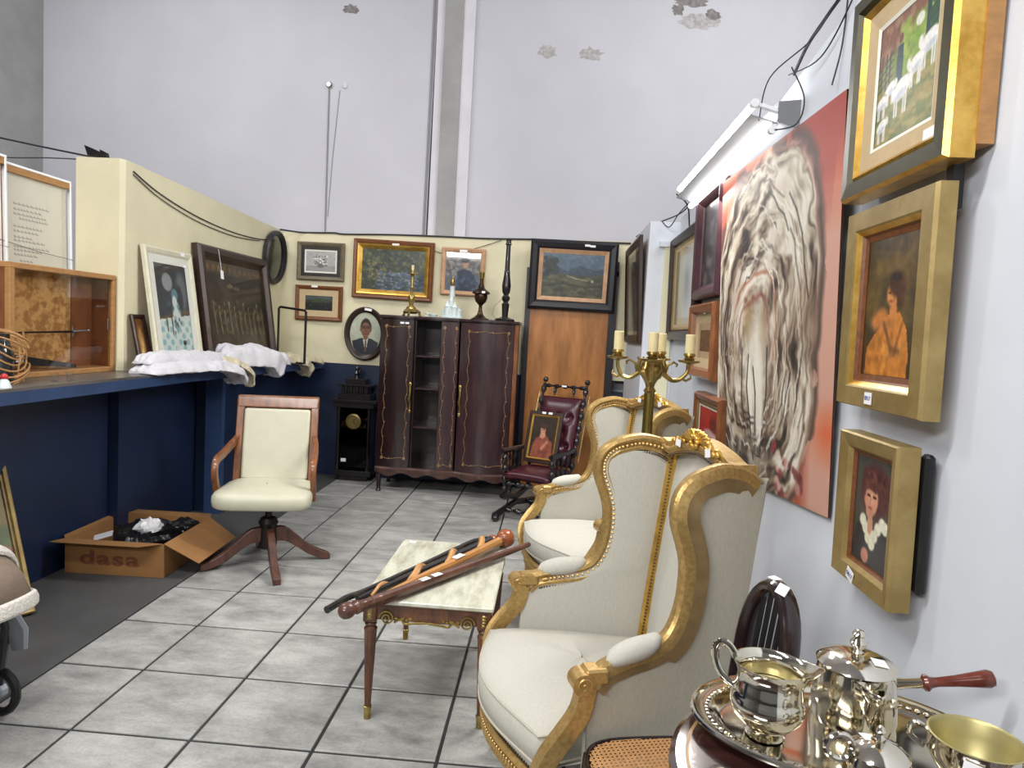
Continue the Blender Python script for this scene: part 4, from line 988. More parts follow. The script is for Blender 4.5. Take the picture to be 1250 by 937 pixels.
linen('white lace cloth at the bottom of the left pile, its end over the counter edge', M['lace'], [(-2.51, 4.05, 1.152), (-2.47, 4.40, 1.152), (-2.42, 4.72, 1.15), (-2.365, 4.93, 1.11), (-2.345, 5.02, 1.03)], [.17, .25, .28, .25, .17], .065, 1)
linen('white lace cloth folded on top of the left pile', M['lace'], [(-2.535, 4.10, 1.21), (-2.53, 4.45, 1.21), (-2.50, 4.80, 1.205), (-2.46, 5.05, 1.18)], [.13, .19, .18, .12], .065, 2)
linen('yellowed cloth tail hanging between the two white piles', M['lace_cream'], [(-2.49, 4.86, 1.20), (-2.43, 5.06, 1.175), (-2.365, 5.17, 1.11), (-2.345, 5.23, .99)], [.10, .18, .18, .06], .045, 3)
linen('rumpled white cloth in the middle, below the carved relief', M['lace'], [(-2.54, 5.08, 1.152), (-2.48, 5.33, 1.153), (-2.38, 5.52, 1.14), (-2.325, 5.62, 1.05)], [.17, .28, .30, .22], .15, 4)
linen('thin white cloth under the relief, spreading to the right', M['lace'], [(-2.52, 5.45, 1.153), (-2.44, 5.72, 1.153), (-2.34, 5.90, 1.145)], [.17, .26, .22], .10, 5)
linen('cream cloth draped over the counter edge at the far end of the linens', M['lace_cream'], [(-2.52, 5.75, 1.153), (-2.41, 6.05, 1.155), (-2.32, 6.20, 1.12), (-2.285, 6.27, 1.02)], [.15, .26, .26, .14], .08, 6)
linen('small cream cloth end near the back corner', M['lace_cream'], [(-2.43, 6.22, 1.153), (-2.33, 6.45, 1.153), (-2.25, 6.60, 1.12)], [.1, .16, .12], .05, 7)

# cardboard carton with plastic bags
bx = thing('carton', 'open cardboard carton printed dasa, full of plastic, on the bare floor by the counter', 'box', (-2.47, 4.04, 0), (0, 0, .04))
hx, hy, hz = .29, .29, .20
def wl(a, b): MB().box(a, b).build('side', M['cardboard'], bx, smooth=False)
MB().box((-hx, -hy, .001), (hx, hy, .006)).build('bottom', M['cardboard'], bx, smooth=False)
wl((-hx, -hy, .006), (hx, -hy+.005, hz)); wl((-hx, hy-.005, .006), (hx, hy, hz)); wl((-hx, -hy+.005, .006), (-hx+.005, hy-.005, hz)); wl((hx-.005, -hy+.005, .006), (hx, hy-.005, hz))
def flap(p, q, out, ln, dz):
    p, q = Vector(p), Vector(q); o = Vector(out)*ln+Vector((0, 0, dz)); e = (q-p)*.06
    vs = [p, q, q+o-e, p+o+e]; vs += [v+Vector((0, 0, .004)) for v in vs]
    MB().add(vs, [(0, 3, 2, 1), (4, 5, 6, 7), (0, 1, 5, 4), (1, 2, 6, 5), (2, 3, 7, 6), (3, 0, 4, 7)]).build('flap', M['cardboard'], bx, smooth=False)
flap((-hx, -hy, hz), (hx-.01, -hy, hz), (-.45, -1, 0), .11, .012); flap((hx, -hy, hz), (hx, hy, hz), (1, -.12, 0), .20, -.105)
flap((-hx, hy-.005, hz), (-hx, -hy, hz), (-1, 0, 0), .028, .006); flap((-hx, hy, hz), (hx, hy, hz), (0, 1, 0), .10, -.005)
MB().box((-hx+.01, -hy+.01, .006), (hx-.01, hy-.01, .03)).build('lining', M['bag_black'], bx, smooth=False)
cu = bpy.data.curves.new('printing', 'FONT'); cu.body = 'dasa'; cu.size = .145; cu.space_character = 1.12; cu.align_x = 'CENTER'; cu.extrude = .0004; cu.offset = .004
to = text_mesh('printing', cu, M['card_print']); to.parent = bx; to.location = (-.03, -hy-.0008, .06); to.rotation_euler = (PI/2, 0, 0); to.scale = (1.25, .8, 1)
def crumple(name, label, loc, r, m, seed, par=None):
    rng = random.Random(seed); mb = MB(); mb.ball((0, 0, 0), r, 18, 11)
    mb.v = [tuple(c*(1+.22*math.sin(9*v[0]/r[0]+seed)*math.sin(7*v[1]/r[1])+.18*(rng.random()-.5)) for c in v) for v in mb.v]
    o = mb.build(name, m, None, angle=.25); o.location = loc
    return tag(o, label, 'bag', 'plastic bags in the carton')
crumple('plastic_bag', 'crumpled black plastic bag filling the carton', (-2.45, 4.08, .135), (.205, .19, .10), M['bag_black'], 5)
crumple('plastic_bag', 'white plastic bag on top of the carton, at its middle', (-2.40, 4.0, .225), (.075, .08, .045), M['bag_white'], 9)
crumple('plastic_bag', 'black plastic bag at the far right corner of the carton', (-2.29, 4.20, .175), (.08, .09, .05), M['bag_black'], 12)
nb = thing('leaflet', 'white folded leaflet tucked between the black bag and the carton flap', 'leaflet', (-2.60, 3.86, .188), (.1, -.25, .5))
MB().box((-.05, -.03, 0), (.05, .05, .003)).build('sheet', M['bag_white'], nb, smooth=False)

# gilt frame with a flower picture, standing on the floor at the left border
n_ = Vector((.38, -.23, 0)).normalized(); ang = math.atan2(n_.y, n_.x)+PI/2
pd = thing('leaning_picture', 'thin gold-framed flower picture standing on the floor, leaning on the counter', 'picture')
rings(.66, .90, [(0, 0), (0, .02), (.006, .028), (.02, .026), (.024, .016)]).build('frame', M['gold_frame'], pd, smooth=False)
rings(.66, .90, [(.024, .016), (.03, .02), (.036, .02), (.04, .012)]).build('liner', M['gold_flat'], pd, smooth=False)
art_mesh('canvas', art_bouquet(), lambda u, v: (-.29+.58*u, -.011+0*u, .86-.82*v), M['paint_gloss'], pd)
MB().box((-.32, -.006, .01), (.32, -.001, .89)).build('backing', M['cardboard'], pd, smooth=False)
pd.rotation_euler = (-.50, 0, ang)
ca, sa = math.cos(ang), math.sin(ang)
pd.location = (-2.50-.33*ca, 3.19-.33*sa, .006)

# pushchair, only its hood and one side come into the picture
st = thing('pushchair', 'pushchair with taupe and white knitted hood at the left border', 'pushchair', (-2.0, 2.10, 0), (0, 0, PI/2-.15))
def arc(r, z0, x, w, a0, a1, n=16): return [(x-w/2+0*q, r*math.cos(q), z0+r*math.sin(q)) for q in np.linspace(a0, a1, n)]
def hood(name, m, a0, a1, R_, thick, hw=.235):
    """bands of the folded hood: half hoops about a left-right axis"""
    rows = []
    for a in np.linspace(a0, a1, 7):
        row = []
        for q in np.linspace(0, PI, 19):
            row.append((hw*math.cos(q), -math.cos(a)*R_*(math.sin(q)**.8), .45+math.sin(a)*R_*(math.sin(q)**.8)+0*q))
        rows.append(row)
    o = MB().sheet(rows).build(name, m, st, angle=1.5)
    md = o.modifiers.new('t', 'SOLIDIFY'); md.thickness = thick; md.offset = 1
    return o
hood('hood_panel', M['taupe'], .35, 2.5, .30, .006)
for a, mm, nm in ((.30, M['knit'], 'hood_trim'), (1.05, M['knit'], 'hood_trim')):
    pts = [(.245*math.cos(q), -math.cos(a)*.31*(math.sin(q)**.8), .45+math.sin(a)*.31*(math.sin(q)**.8)) for q in np.linspace(0, PI, 22)]
    MB().tube(pts, .018, 8, flat=(1.5, .7)).build(nm, mm, st)
MB().sheet([[(x, -.02-.10*math.sin(b)+.18*b, .30+.16*b-.02*abs(x)*4) for x in np.linspace(-.22, .22, 9)] for b in np.linspace(0, 1, 7)]).build('seat', M['beige_knit'], st)
for sx in (-1, 1):
    MB().tube([(sx*.25, .02, .10), (sx*.255, -.01, .34), (sx*.25, .02, .46), (sx*.245, .26, .72)], .016, 8).build('side_tube', M['dark_plastic'], st)
    MB().tube([(sx*.25, .26, .10), (sx*.255, .08, .3), (sx*.25, -.02, .46)], .016, 8).build('side_tube', M['dark_plastic'], st)
    MB().tube([(sx*.265, -.06, .26), (sx*.272, -.045, .32), (sx*.275, .0, .37), (sx*.275, .08, .385), (sx*.27, .18, .35)], [.03, .042, .045, .04, .02], 10, flat=(1.1, .45)).build('arm_shell', M['gray_plastic'], st)
    MB().ball((sx*.288, -.03, .32), (.008, .014, .022)).build('release_button', M['red'], st)
    for yy in (.02, .30):
        MB().tube([(sx*.235+.016*math.cos(0), yy+.08*math.cos(q), .095+.08*math.sin(q)) for q in np.linspace(0, 2*PI, 20)[:-1]], .016, 8, closed=True).build('wheel', M['black'], st)
        MB().tube([(sx*.235-.01, yy, .095), (sx*.235+.03, yy, .095)], .03, 10).build('hub', M['gray_plastic'], st)
        MB().tube([(sx*.25, yy, .095), (sx*.25, yy*.97, .14)], .014, 6).build('fork', M['dark_plastic'], st)
MB().tube([(-.25, .26, .72), (-.24, .33, .80), (.24, .33, .80), (.25, .26, .72)], .014, 8).build('push_handle', M['dark_plastic'], st)
MB().tube([(-.235, .02, .095), (.235, .02, .095)], .01, 6).build('axle', M['dark_plastic'], st); MB().tube([(-.235, .27, .095), (.235, .27, .095)], .01, 6).build('axle', M['dark_plastic'], st)
# ------------------------------------------------------------------ wardrobe and the things on it
wd = thing('wardrobe', 'dark mahogany wardrobe with floral inlay, bowed doors and open shelves, against back wall', 'wardrobe', (-.945, 6.2, 0))
W0, W1, D0, D1 = -.625, .625, .0, .46
BZ, TZ = .20, 1.60
def P_(lo, hi, nm, m=M['mahogany'], **k): return MB().bbox(lo, hi, .003).build(nm, m, wd, **k)
P_((W0, .03, BZ), (W0+.022, D1, TZ), 'side'); P_((W1-.022, .03, BZ), (W1, D1, TZ), 'side', M['oak'])
P_((W0, .03, BZ), (W1, D1, BZ+.03), 'bottom'); P_((W0, D1-.012, BZ), (W1, D1, TZ), 'back')
for x in (-.315, -.075): P_((x, .03, BZ+.03), (x+.02, D1-.012, TZ), 'divider')
for z in (.60, .96, 1.26): P_((-.295, .04, z), (-.075, D1-.012, z+.016), 'shelf', M['mahogany_lit'])
def bow(x):  # plan curve of the front, forward is -y
    if x < -.33: return -.02*math.sin((x+.625)/.295*PI)
    if x < .10: return .0-.03*math.sin((x+.33)/.43*PI)
    return -.075*math.sin((x-.08)/.545*PI)
def front(x0, x1, z0, z1, th, off=0, n=10):
    mb = MB(); vs = []; fs = []
    for i in range(n+1):
        x = x0+(x1-x0)*i/n; y = bow(x)+off
        vs += [(x, y, z0), (x, y, z1), (x, y+th, z1), (x, y+th, z0)]
    for i in range(n):
        for k in range(4):
            fs.append((i*4+k, i*4+(k+1) % 4, i*4+4+(k+1) % 4, i*4+4+k))
    fs += [(3, 2, 1, 0), (n*4, n*4+1, n*4+2, n*4+3)]
    return mb.add(vs, fs)
def cornice(z0, z1, off):
    return front(W0-.015, W1+.015, z0, z1, D1+.02-off, off, 40)
cornice(TZ, TZ+.012, -.005).build('top', M['mahogany'], wd, angle=.5); cornice(TZ+.012, TZ+.03, -.022).build('top_moulding', M['mahogany_lit'], wd, angle=.5)
def apron():
    mb = MB(); n = 48; rows = []
    for i in range(n+1):
        x = W0+(W1-W0)*i/n; d = .03*math.sin(i/n*PI*5)**2+.02
        rows.append([(x, bow(x)-.006, BZ+.035), (x, bow(x)-.022, BZ+.02), (x, bow(x)-.02, BZ-.012), (x, bow(x)-.004, BZ-d), (x, bow(x)+.02, BZ-d), (x, bow(x)+.02, BZ+.035)])
    return mb.sheet(rows, closed_u=True)
apron().build('apron', mat('lit_apron', S(92, 60, 50), .3, c2=S(58, 36, 32), vs=9, coat=.4), wd, angle=.7)  # apron paler than the carcass: the light falling there put into its colour
def vine(x0, x1, z0, z1, seed, parent, off, sides='lrtb'):
    """thin inlaid tendril with buds, running round the door"""
    mb = MB(); rng = random.Random(seed)
    def run(p, q):
        n = max(8, int(math.hypot(q[0]-p[0], q[1]-p[1])/.022)); pts = []
        for i in range(n+1):
            t = i/n; w = .007*math.sin(t*n*.85+seed)+.004*(rng.random()-.5)
            dx, dz = (0, 1) if abs(q[0]-p[0]) > abs(q[1]-p[1]) else (1, 0)
            x = p[0]+(q[0]-p[0])*t+w*dx; z = p[1]+(q[1]-p[1])*t+w*dz
            pts.append((x, bow(x)+off, z))
            if i % 6 == 3: mb.ball((x+.007*dx, bow(x)+off, z+.007*dz), (.005, .0015, .006), 6, 4)
        mb.tube(pts, .0019, 4, flat=(1, 1))
    if 'l' in sides: run((x0, z0), (x0, z1))
    if 'r' in sides: run((x1, z0), (x1, z1))
    if 't' in sides: run((x0, z1), (x1, z1))
    if 'b' in sides: run((x0, z0), (x1, z0))
    for x in (x0, x1):
        for z in (z0, z1):
            for k in range(5): mb.ball((x+.010*math.cos(k*1.257), bow(x)+off, z+.010*math.sin(k*1.257)), (.006, .0015, .006), 6, 4)
    return mb.build('inlay', M['inlay'], parent)
dl = front(-.622, -.315, BZ+.035, TZ-.005, .022, -.006).build('door', M['mahogany'], wd, angle=.5)
vine(-.565, -.36, BZ+.12, TZ-.07, 2, dl, -.007, 'lrtb')
cp = front(-.055, .10, BZ+.035, TZ-.005, .03, -.008).build('centre_panel', M['mahogany_lit'], wd, angle=.5)
vine(-.03, .075, BZ+.08, TZ-.06, 5, cp, -.009, 'lrb')
front(.602, .636, BZ+.02, TZ-.002, .03, -.004, 3).build('stile', M['oak'], wd, angle=.5)
dr_ = front(.118, .598, BZ+.035, TZ-.005, .022, -.008, 16).build('door', M['mahogany_lit'], wd, angle=.5)
vine(.20, .55, BZ+.11, TZ-.08, 9, dr_, -.009)
for x, p in ((-.328, dl), (.135, dr_)):
    h = MB(); y = bow(x)-.012
    h.tube([(x, y, .78), (x+.008, y-.012, .83), (x-.004, y-.018, .87), (x+.004, y-.014, .93), (x, y, .99)], [.010, .007, .013, .007, .010], 8)
    h.ball((x, y, .76), (.014, .005, .02), 8, 5); h.ball((x, y, 1.01), (.016, .005, .022), 8, 5); h.build('handle', M['brass'], p)
for x in (W0+.03, W1-.03):
    for y in (.03, D1-.04):
        MB().tube([(x, y, BZ), (x, y-.012, .14), (x, y, .07), (x+.004, y-.014, .025), (x+.004, y-.02, .0)], [.035, .028, .02, .018, .024], 8).build('leg', M['mahogany'], wd)
price_tag(wd, -.42, TZ-.035, -.035, .035, M['tag'], None, 0, .5); price_tag(wd, -.375, TZ-.035, -.035, .035, M['tag'], None, 0, .5)

TP = TZ+.03
# brass candlestick
cs_ = thing('candlestick', 'tall ornate brass candlestick with three-footed base on the wardrobe, leftmost', 'candlestick', (-1.335, 6.38, TP))
MB().lathe([(.05, .06), (.045, .085), (.02, .10), (.026, .13), (.034, .16), (.03, .19), (.014, .21), (.012, .25), (.02, .27), (.012, .29), (.015, .34), (.010, .37), (.018, .385)], 14).build('stem', M['brass'], cs_)
MB().lathe([(.018, .385), (.05, .392), (.05, .398), (.016, .40), (.016, .43)], 14).build('drip_pan', M['brass'], cs_); MB().lathe([(.013, .43), (.013, .475)], 10).build('candle_stub', M['candle'], cs_)
MB().lathe([(.045, .025), (.075, .04), (.06, .06), (.04, .075)], 12, sx=1.05).build('base', M['brass'], cs_)
for k in range(3):
    a = k*2.094+.5
    MB().tube([(.05*math.cos(a), .05*math.sin(a), .06), (.085*math.cos(a), .085*math.sin(a), .04), (.085*math.cos(a), .085*math.sin(a), .014), (.1*math.cos(a), .1*math.sin(a), .008)], [.014, .014, .011, .012], 7).build('foot', M['brass'], cs_)
# white porcelain lamp: a cluster of small turrets with a brass lamp holder
pl = thing('porcelain_lamp', 'white porcelain turreted lamp base with gilt lamp holder on the wardrobe', 'lamp', (-.955, 6.38, TP))
for (x, y, r, h) in ((0, 0, .055, .13), (-.065, .0, .03, .09), (.065, -.01, .034, .10), (-.03, -.045, .032, .15), (.035, -.045, .03, .14), (0, -.02, .024, .22)):
    MB().lathe([(r, 0), (r*.92, h*.7), (r*1.05, h*.72), (r*1.0, h*.76), (r*.3, h), (.003, h*1.08)], 12, mx=TR(x, y, 0)).build('turret', M['porcelain'], pl)
MB().lathe([(.11, 0), (.115, .012), (.1, .02)], 20, sy=.75, mx=TR(0, -.01, 0)).build('base', M['porcelain'], pl)
MB().lathe([(.026, .2), (.022, .29), (.026, .30)], 12).build('neck', M['porcelain'], pl)
MB().lathe([(.015, .30), (.024, .33), (.02, .36), (.008, .37), (.006, .40)], 12).build('lamp_holder', M['brass'], pl)
for x in (-.155, -.125, .13):
    pass
sp_ = thing('porcelain_dish', 'small white porcelain rosette dish beside the turreted lamp', 'dish', (-1.115, 6.33, TP))
MB().lathe([(.03, 0), (.034, .006), (.045, .03), (.042, .032), (.03, .01), (0, .008)], 14, cap=False).build('bowl', M['porcelain'], sp_); MB().ball((.0, 0, .02), (.028, .028, .02)).build('flower', M['porcelain'], sp_)
MB().tube([(-.03, .0, .02), (-.07, 0, .045), (-.075, 0, .015), (-.04, 0, .004)], .006, 6).build('handle', M['porcelain'], sp_)
# bronze lamp
bl = thing('bronze_lamp', 'dark bronze vase lamp with wide collar and brass holder on the wardrobe', 'lamp', (-.685, 6.38, TP))
MB().lathe([(.085, 0), (.085, .012), (.06, .022), (.03, .05), (.018, .09), (.016, .13), (.02, .14)], 18).build('foot', M['bronze'], bl)
MB().lathe([(.02, .14), (.05, .17), (.062, .205), (.06, .235)], 18).build('bowl', M['bronze'], bl); MB().lathe([(.06, .235), (.085, .245), (.08, .26), (.045, .285), (.03, .30)], 18).build('collar', M['bronze'], bl)
MB().lathe([(.03, .30), (.016, .35), (.018, .38)], 14).build('neck', M['bronze'], bl); MB().lathe([(.018, .38), (.022, .40), (.026, .44), (.02, .445)], 14).build('lamp_holder', M['brass'], bl)
price_tag(bl, .03, .255, -.085, .03)
MB().tube([(.05, .05, .02), (.12, .02, .004), (.16, .06, .03), (.19, .1, .004)], .003, 5).build('flex', M['cable_gray'], bl)
# turned floor-lamp stem standing on the wardrobe
tl = thing('lamp_stem', 'tall turned dark wooden lamp stem on the right end of the wardrobe', 'lamp', (-.455, 6.40, TP))
MB().lathe([(.09, 0), (.095, .012), (.085, .024), (.05, .034), (.03, .045)], 18).build('base', M['ebony'], tl)
MB().lathe([(.028, .045), (.03, .08), (.036, .16), (.022, .18), (.036, .20), (.038, .225), (.022, .245), (.036, .27), (.042, .33), (.03, .42), (.026, .45), (.03, .455), (.024, .47), (.02, .70), (.03, .71), (.022, .73), (.026, .75)], 14).build('stem', M['ebony'], tl)
MB().tube([(-.08, .03, .02), (-.12, .02, .06), (-.105, .02, .14), (-.06, .02, .18), (-.04, .02, .21)], .0025, 5).build('flex', M['cable_gray'], tl)

# ------------------------------------------------------------------ wall clock standing on the floor
ck = thing('clock', 'dark carved wall clock standing on the floor between counter and wardrobe', 'clock', (-1.885, 6.60, 0))
B = M['ebony']
def kb(lo, hi, nm, m=B): return MB().bbox(lo, hi, .003).build(nm, m, ck)
kb((-.15, -.07, .0), (.15, .12, .05), 'base'); kb((-.19, -.09, .05), (.19, .12, .10), 'plinth'); kb((-.16, .09, .10), (.16, .12, .72), 'back_board')
kb((-.17, -.06, .10), (-.15, .09, .72), 'side'); kb((.15, -.06, .10), (.17, .09, .72), 'side')
for x in (-.15, .15):
    MB().lathe([(.02, .10), (.02, .13), (.013, .15), (.017, .2), (.013, .26), (.018, .32), (.012, .4), (.018, .48), (.012, .56), (.018, .64), (.014, .68), (.022, .70), (.022, .72)], 10, mx=TR(x, -.065, 0)).build('column', B, ck)
MB().box((-.13, -.058, .13), (.13, -.055, .70)).build('glass_door', M['glass_dark'], ck, smooth=False)
kb((-.20, -.10, .72), (.20, .12, .77), 'cornice'); kb((-.235, -.115, .77), (.235, .12, .80), 'cornice'); kb((-.16, -.08, .80), (.16, .10, .86), 'crest_step'); kb((-.13, -.07, .86), (.13, .10, .93), 'crest_step')
kb((-.17, -.09, .93), (.17, .1, .95), 'cornice'); kb((-.10, -.05, .95), (.10, .09, 1.0), 'crest_step')
for x in (-.08, -.03, .03, .08): MB().lathe([(.008, .86), (.012, .895), (.008, .93)], 8, mx=TR(x, -.085, 0)).build('baluster', B, ck)
MB().lathe([(.03, 1.0), (.02, 1.03), (.03, 1.05), (.012, 1.08), (.02, 1.10), (.004, 1.13)], 10).build('finial', B, ck)
MB().tube([(.0, 0, 1.05), (.04, 0, 1.085), (.02, 0, 1.11), (.05, 0, 1.06)], .010, 6).build('carved_scroll', B, ck)
dial = MB().lathe([(.075, 0), (.075, .012), (.06, .018), (.055, .012), (0, .012)], 24, mx=TR(0, -.065, .585) @ RX(PI/2)).build('dial', mat('dial_brass', S(120, 104, 62), .4, .6), ck)
for a, l in ((.6, .035), (2.4, .045)): MB().tube([(0, -.079, .585), (l*math.sin(a), -.079, .585+l*math.cos(a))], .0025, 4).build('hand', B, dial)
MB().tube([(0, -.0, .56), (0, .0, .24)], .004, 5).build('pendulum_rod', M['brass_green'], ck); MB().lathe([(.04, -.004), (.045, 0), (.04, .004)], 16, mx=TR(0, 0, .22) @ RX(PI/2)).build('pendulum_bob', M['brass_green'], ck)
price_tag(ck, -.09, .20, -.062, .05)

# ------------------------------------------------------------------ burgundy rocker with turned frame
rk = thing('rocking_chair', 'ebonised turned platform rocker with buttoned burgundy leather, before the wooden door', 'chair', (-.04, 5.66, 0), (0, 0, -.42))
E_ = M['ebony']
def turned(p, q, r, parent, nm, n=5, m=E_):
    L_ = (Vector(q)-Vector(p)).length; prof = [(r*.8, 0)]
    for i in range(n):
        a = L_*(i+.5)/n; d = L_/n
        prof += [(r*.6, a-d*.35), (r*1.25, a-d*.15), (r*1.3, a), (r*1.25, a+d*.15), (r*.6, a+d*.35)]
    prof.append((r*.8, L_))
    return MB().lathe(prof, 9, mx=along(p, q)).build(nm, m, parent)
for sx in (-1, 1):
    MB().tube([(sx*.22, -.34, .045), (sx*.22, -.26, .06), (sx*.22, 0, .095), (sx*.22, .26, .06), (sx*.22, .36, .045)], [.034, .028, .026, .028, .034], 8).build('base_runner', E_, rk)
    for y in (-.33, .34): MB().ball((sx*.22, y, .032), (.035, .045, .032), 8, 5).build('foot', E_, rk)
    MB().tube([(sx*.21, -.26, .20), (sx*.21, 0, .145), (sx*.21, .26, .20)], .024, 8).build('rocker', E_, rk)
    turned((sx*.21, -.22, .2), (sx*.21, -.24, .55), .02, rk, 'arm_post', 4)
    turned((sx*.21, .22, .2), (sx*.21, .24, .36), .02, rk, 'rear_post', 2)
    for y in (-.14, -.05, .05): turned((sx*.215, y, .37), (sx*.215, y, .55), .011, rk, 'arm_spindle', 2)
    MB().tube([(sx*.215, -.28, .57), (sx*.215, -.24, .57), (sx*.215, 0, .565), (sx*.20, .25, .56)], [.02, .024, .02, .02], 8).build('arm', E_, rk)
    MB().tube([(sx*.215, -.22, .36), (sx*.215, .22, .34)], .02, 8).build('seat_rail', E_, rk)
    turned((sx*.20, .20, .38), (sx*.20, .44, 1.10), .019, rk, 'back_post', 7); MB().ball((sx*.20, .455, 1.13), .026, 8, 6).build('finial', E_, rk)
    MB().tube([(sx*.24, .24, .46), (sx*.24, .42, 1.02)], .006, 6).build('side_rod', mat('worn_brass_rod', S(160, 140, 100), .35, .6) if sx < 0 else MATS['worn_brass_rod'], rk)
turned((-.20, .435, 1.08), (.20, .435, 1.08), .015, rk, 'top_rail', 5)
for x in (-.09, .09): turned((x, .41, 1.0), (x, .435, 1.08), .012, rk, 'top_spindle', 1)
turned((-.21, -.22, .3), (.21, -.22, .3), .016, rk, 'front_stretcher', 5); turned((-.22, -.2, .075), (.22, -.2, .075), .018, rk, 'base_stretcher', 5); turned((-.22, .2, .075), (.22, .2, .075), .018, rk, 'base_stretcher', 5)
rows = []
for i in range(13):
    b = i/12; rows.append([(x, -.26+.46*b, .385+.045*math.sin(PI*min(1, max(0, b)))**.5*(1-abs(x/.21)**6)) for x in np.linspace(-.205, .205, 11)])
o = MB().sheet(rows).build('seat', M['leather'], rk, angle=1.2); md = o.modifiers.new('t', 'SOLIDIFY'); md.thickness = .05; md.offset = -1
rows = []
btn = [(-.11, .82), (.0, .82), (.11, .82), (-.055, .70), (.06, .70), (-.11, .58), (0, .58), (.11, .58)]
for i in range(37):
    z = .41+.58*i/36; row = []
    for x in np.linspace(-.185, .185, 31):
        y = .22+(z-.44)*.33; puff = .05*(1-abs(x/.187)**6)*(1-abs((z-.70)/.295)**8)**1
        for bx_, bz_ in btn: puff -= .036*math.exp(-((x-bx_)**2+(z-bz_)**2)/.0009)
        row.append((x, y-max(puff, -.0), z))
    rows.append(row)
o = MB().sheet(rows).build('back_cushion', M['leather'], rk, angle=1.2); md = o.modifiers.new('t', 'SOLIDIFY'); md.thickness = .03; md.offset = -1
for bx_, bz_ in btn: MB().ball((bx_, .22+(bz_-.44)*.33-.016, bz_), (.012, .008, .012), 8, 5).build('button', M['leather'], rk)
price_tag(rk, .0, 1.085, .412, .045, M['tag'], None, 0, .35)
# small portrait on the rocker
q = Matrix.Rotation(-.42, 4, 'Z') @ Vector((-.035, .055, 0))
picture('small framed portrait of a figure in russet dress, leaning on the burgundy rocker', (-.04+q.x, 5.66+q.y, .446), -.42, .31, .44,
        [(M['dark_frame'], [(0, 0), (0, .018), (.03, .02)]), (M['gold_bright'], [(.03, .02), (.034, .026), (.046, .014)])], art_lady(), 'paint_gloss', tilt=-.25, tags=((-.02, .428, -.021, .035, None, None, 0, .5), (.04, .428, -.021, .035, None, None, 0, .5)))
# ------------------------------------------------------------------ swivel desk chair
sc = thing('swivel_chair', 'oak swivel desk chair with cream vinyl seat and back on four splayed legs', 'chair', (-1.70, 4.11, 0), (0, 0, .22))
OK_ = M['oak']; rot0 = RZ(.54-.22)
for k in range(4):
    a = k*PI/2; mx = rot0 @ RZ(a)
    prof = [(-.0275, -.03), (.0275, -.03), (.0275, .03), (-.0275, .03)]
    pts = [(.03, 0, .22), (.10, 0, .215), (.17, 0, .165), (.24, 0, .105), (.31, 0, .065), (.36, 0, .045), (.385, 0, .035)]
    hs = [.06, .058, .05, .042, .034, .03, .022]
    mb = MB(); C_ = catmull(pts, 3); n = len(C_)
    for i, c in enumerate(C_):
        h = np.interp(i/(n-1), np.linspace(0, 1, len(hs)), hs)
        mb.v += [tuple(mx @ Vector((c.x, -.022, c.z-h))), tuple(mx @ Vector((c.x, .022, c.z-h))), tuple(mx @ Vector((c.x, .022, c.z+h*.55))), tuple(mx @ Vector((c.x, -.022, c.z+h*.55)))]
    for i in range(n-1):
        for j in range(4): mb.f.append((i*4+j, i*4+(j+1) % 4, i*4+4+(j+1) % 4, i*4+4+j))
    mb.f += [(3, 2, 1, 0), tuple(n*4-4+j for j in range(4))]
    zmin = min(v[2] for v in mb.v)
    mb.v = [(v[0], v[1], v[2]-zmin+.001) for v in mb.v]
    mb.build('leg', M['oak_dark'], sc, bevel=.004)
MB().lathe([(.05, .11), (.055, .14), (.05, .25), (.06, .27), (.045, .30), (.022, .31), (.022, .36)], 18).build('hub', M['iron'], sc)
sx0, sy0 = -.03, .085
MB().cbox((sx0, sy0, .37), (.30, .30, .03)).build('tilt_plate', M['iron'], sc)
# seat: soft box with rounded front corners
def softbox(cx, cy, z0, z1, wf, wb, d, r=.05, dome=.02, n=26, crown=1.0):
    rows = []
    ring = []
    out = []
    for k in range(48):
        a = 2*PI*k/48; c, s_ = math.cos(a), math.sin(a)
        e = 5.
        x = math.copysign(abs(c)**(2/e), c); y = math.copysign(abs(s_)**(2/e), s_)
        wdt = wf+(wb-wf)*(y+1)/2
        out.append((x*wdt/2, y*d/2))
    lv = [(z0, .93), (z0+.012, .985), ((z0+z1)/2, 1.0), (z1-.022, .99), (z1-.006, .955), (z1+dome*.35, .85), (z1+dome*.75, .6), (z1+dome, .3), (z1+dome, .02)]
    for z, s_ in lv: rows.append([(cx+x*s_, cy+y*s_, z) for x, y in out])
    mb = MB(); mb.sheet(rows, closed_u=True); mb.f.append(tuple(range(48))[::-1])
    return mb
softbox(sx0, sy0, .38, .475, .61, .53, .53, dome=.02).build('seat', M['cream_vinyl'], sc, angle=1.2)
bt = .20  # lean of back
def bk(x, z, y=0.): return (sx0+x, sy0+.235+(z-.40)*bt+y, z)
def slab(x0, x1, z0, z1, y0, y1, m, nm, b=.006):
    vs = [bk(x0, z0, y0), bk(x1, z0, y0), bk(x1, z0, y1), bk(x0, z0, y1), bk(x0, z1, y0), bk(x1, z1, y0), bk(x1, z1, y1), bk(x0, z1, y1)]
    return MB().add(vs, [(0, 3, 2, 1), (4, 5, 6, 7), (0, 1, 5, 4), (1, 2, 6, 5), (2, 3, 7, 6), (3, 0, 4, 7)]).build(nm, m, sc, smooth=True, bevel=b)
slab(-.265, -.215, .36, 1.0, -.012, .028, OK_, 'back_post'); slab(.215, .265, .36, 1.0, -.012, .028, OK_, 'back_post')
slab(-.265, .265, .935, 1.015, -.014, .03, OK_, 'top_rail', .01); slab(-.215, .215, .44, .49, -.005, .02, OK_, 'lower_rail')
slab(-.213, .213, .47, .93, -.028, .022, M['cream_vinyl'], 'back_pad', .014)
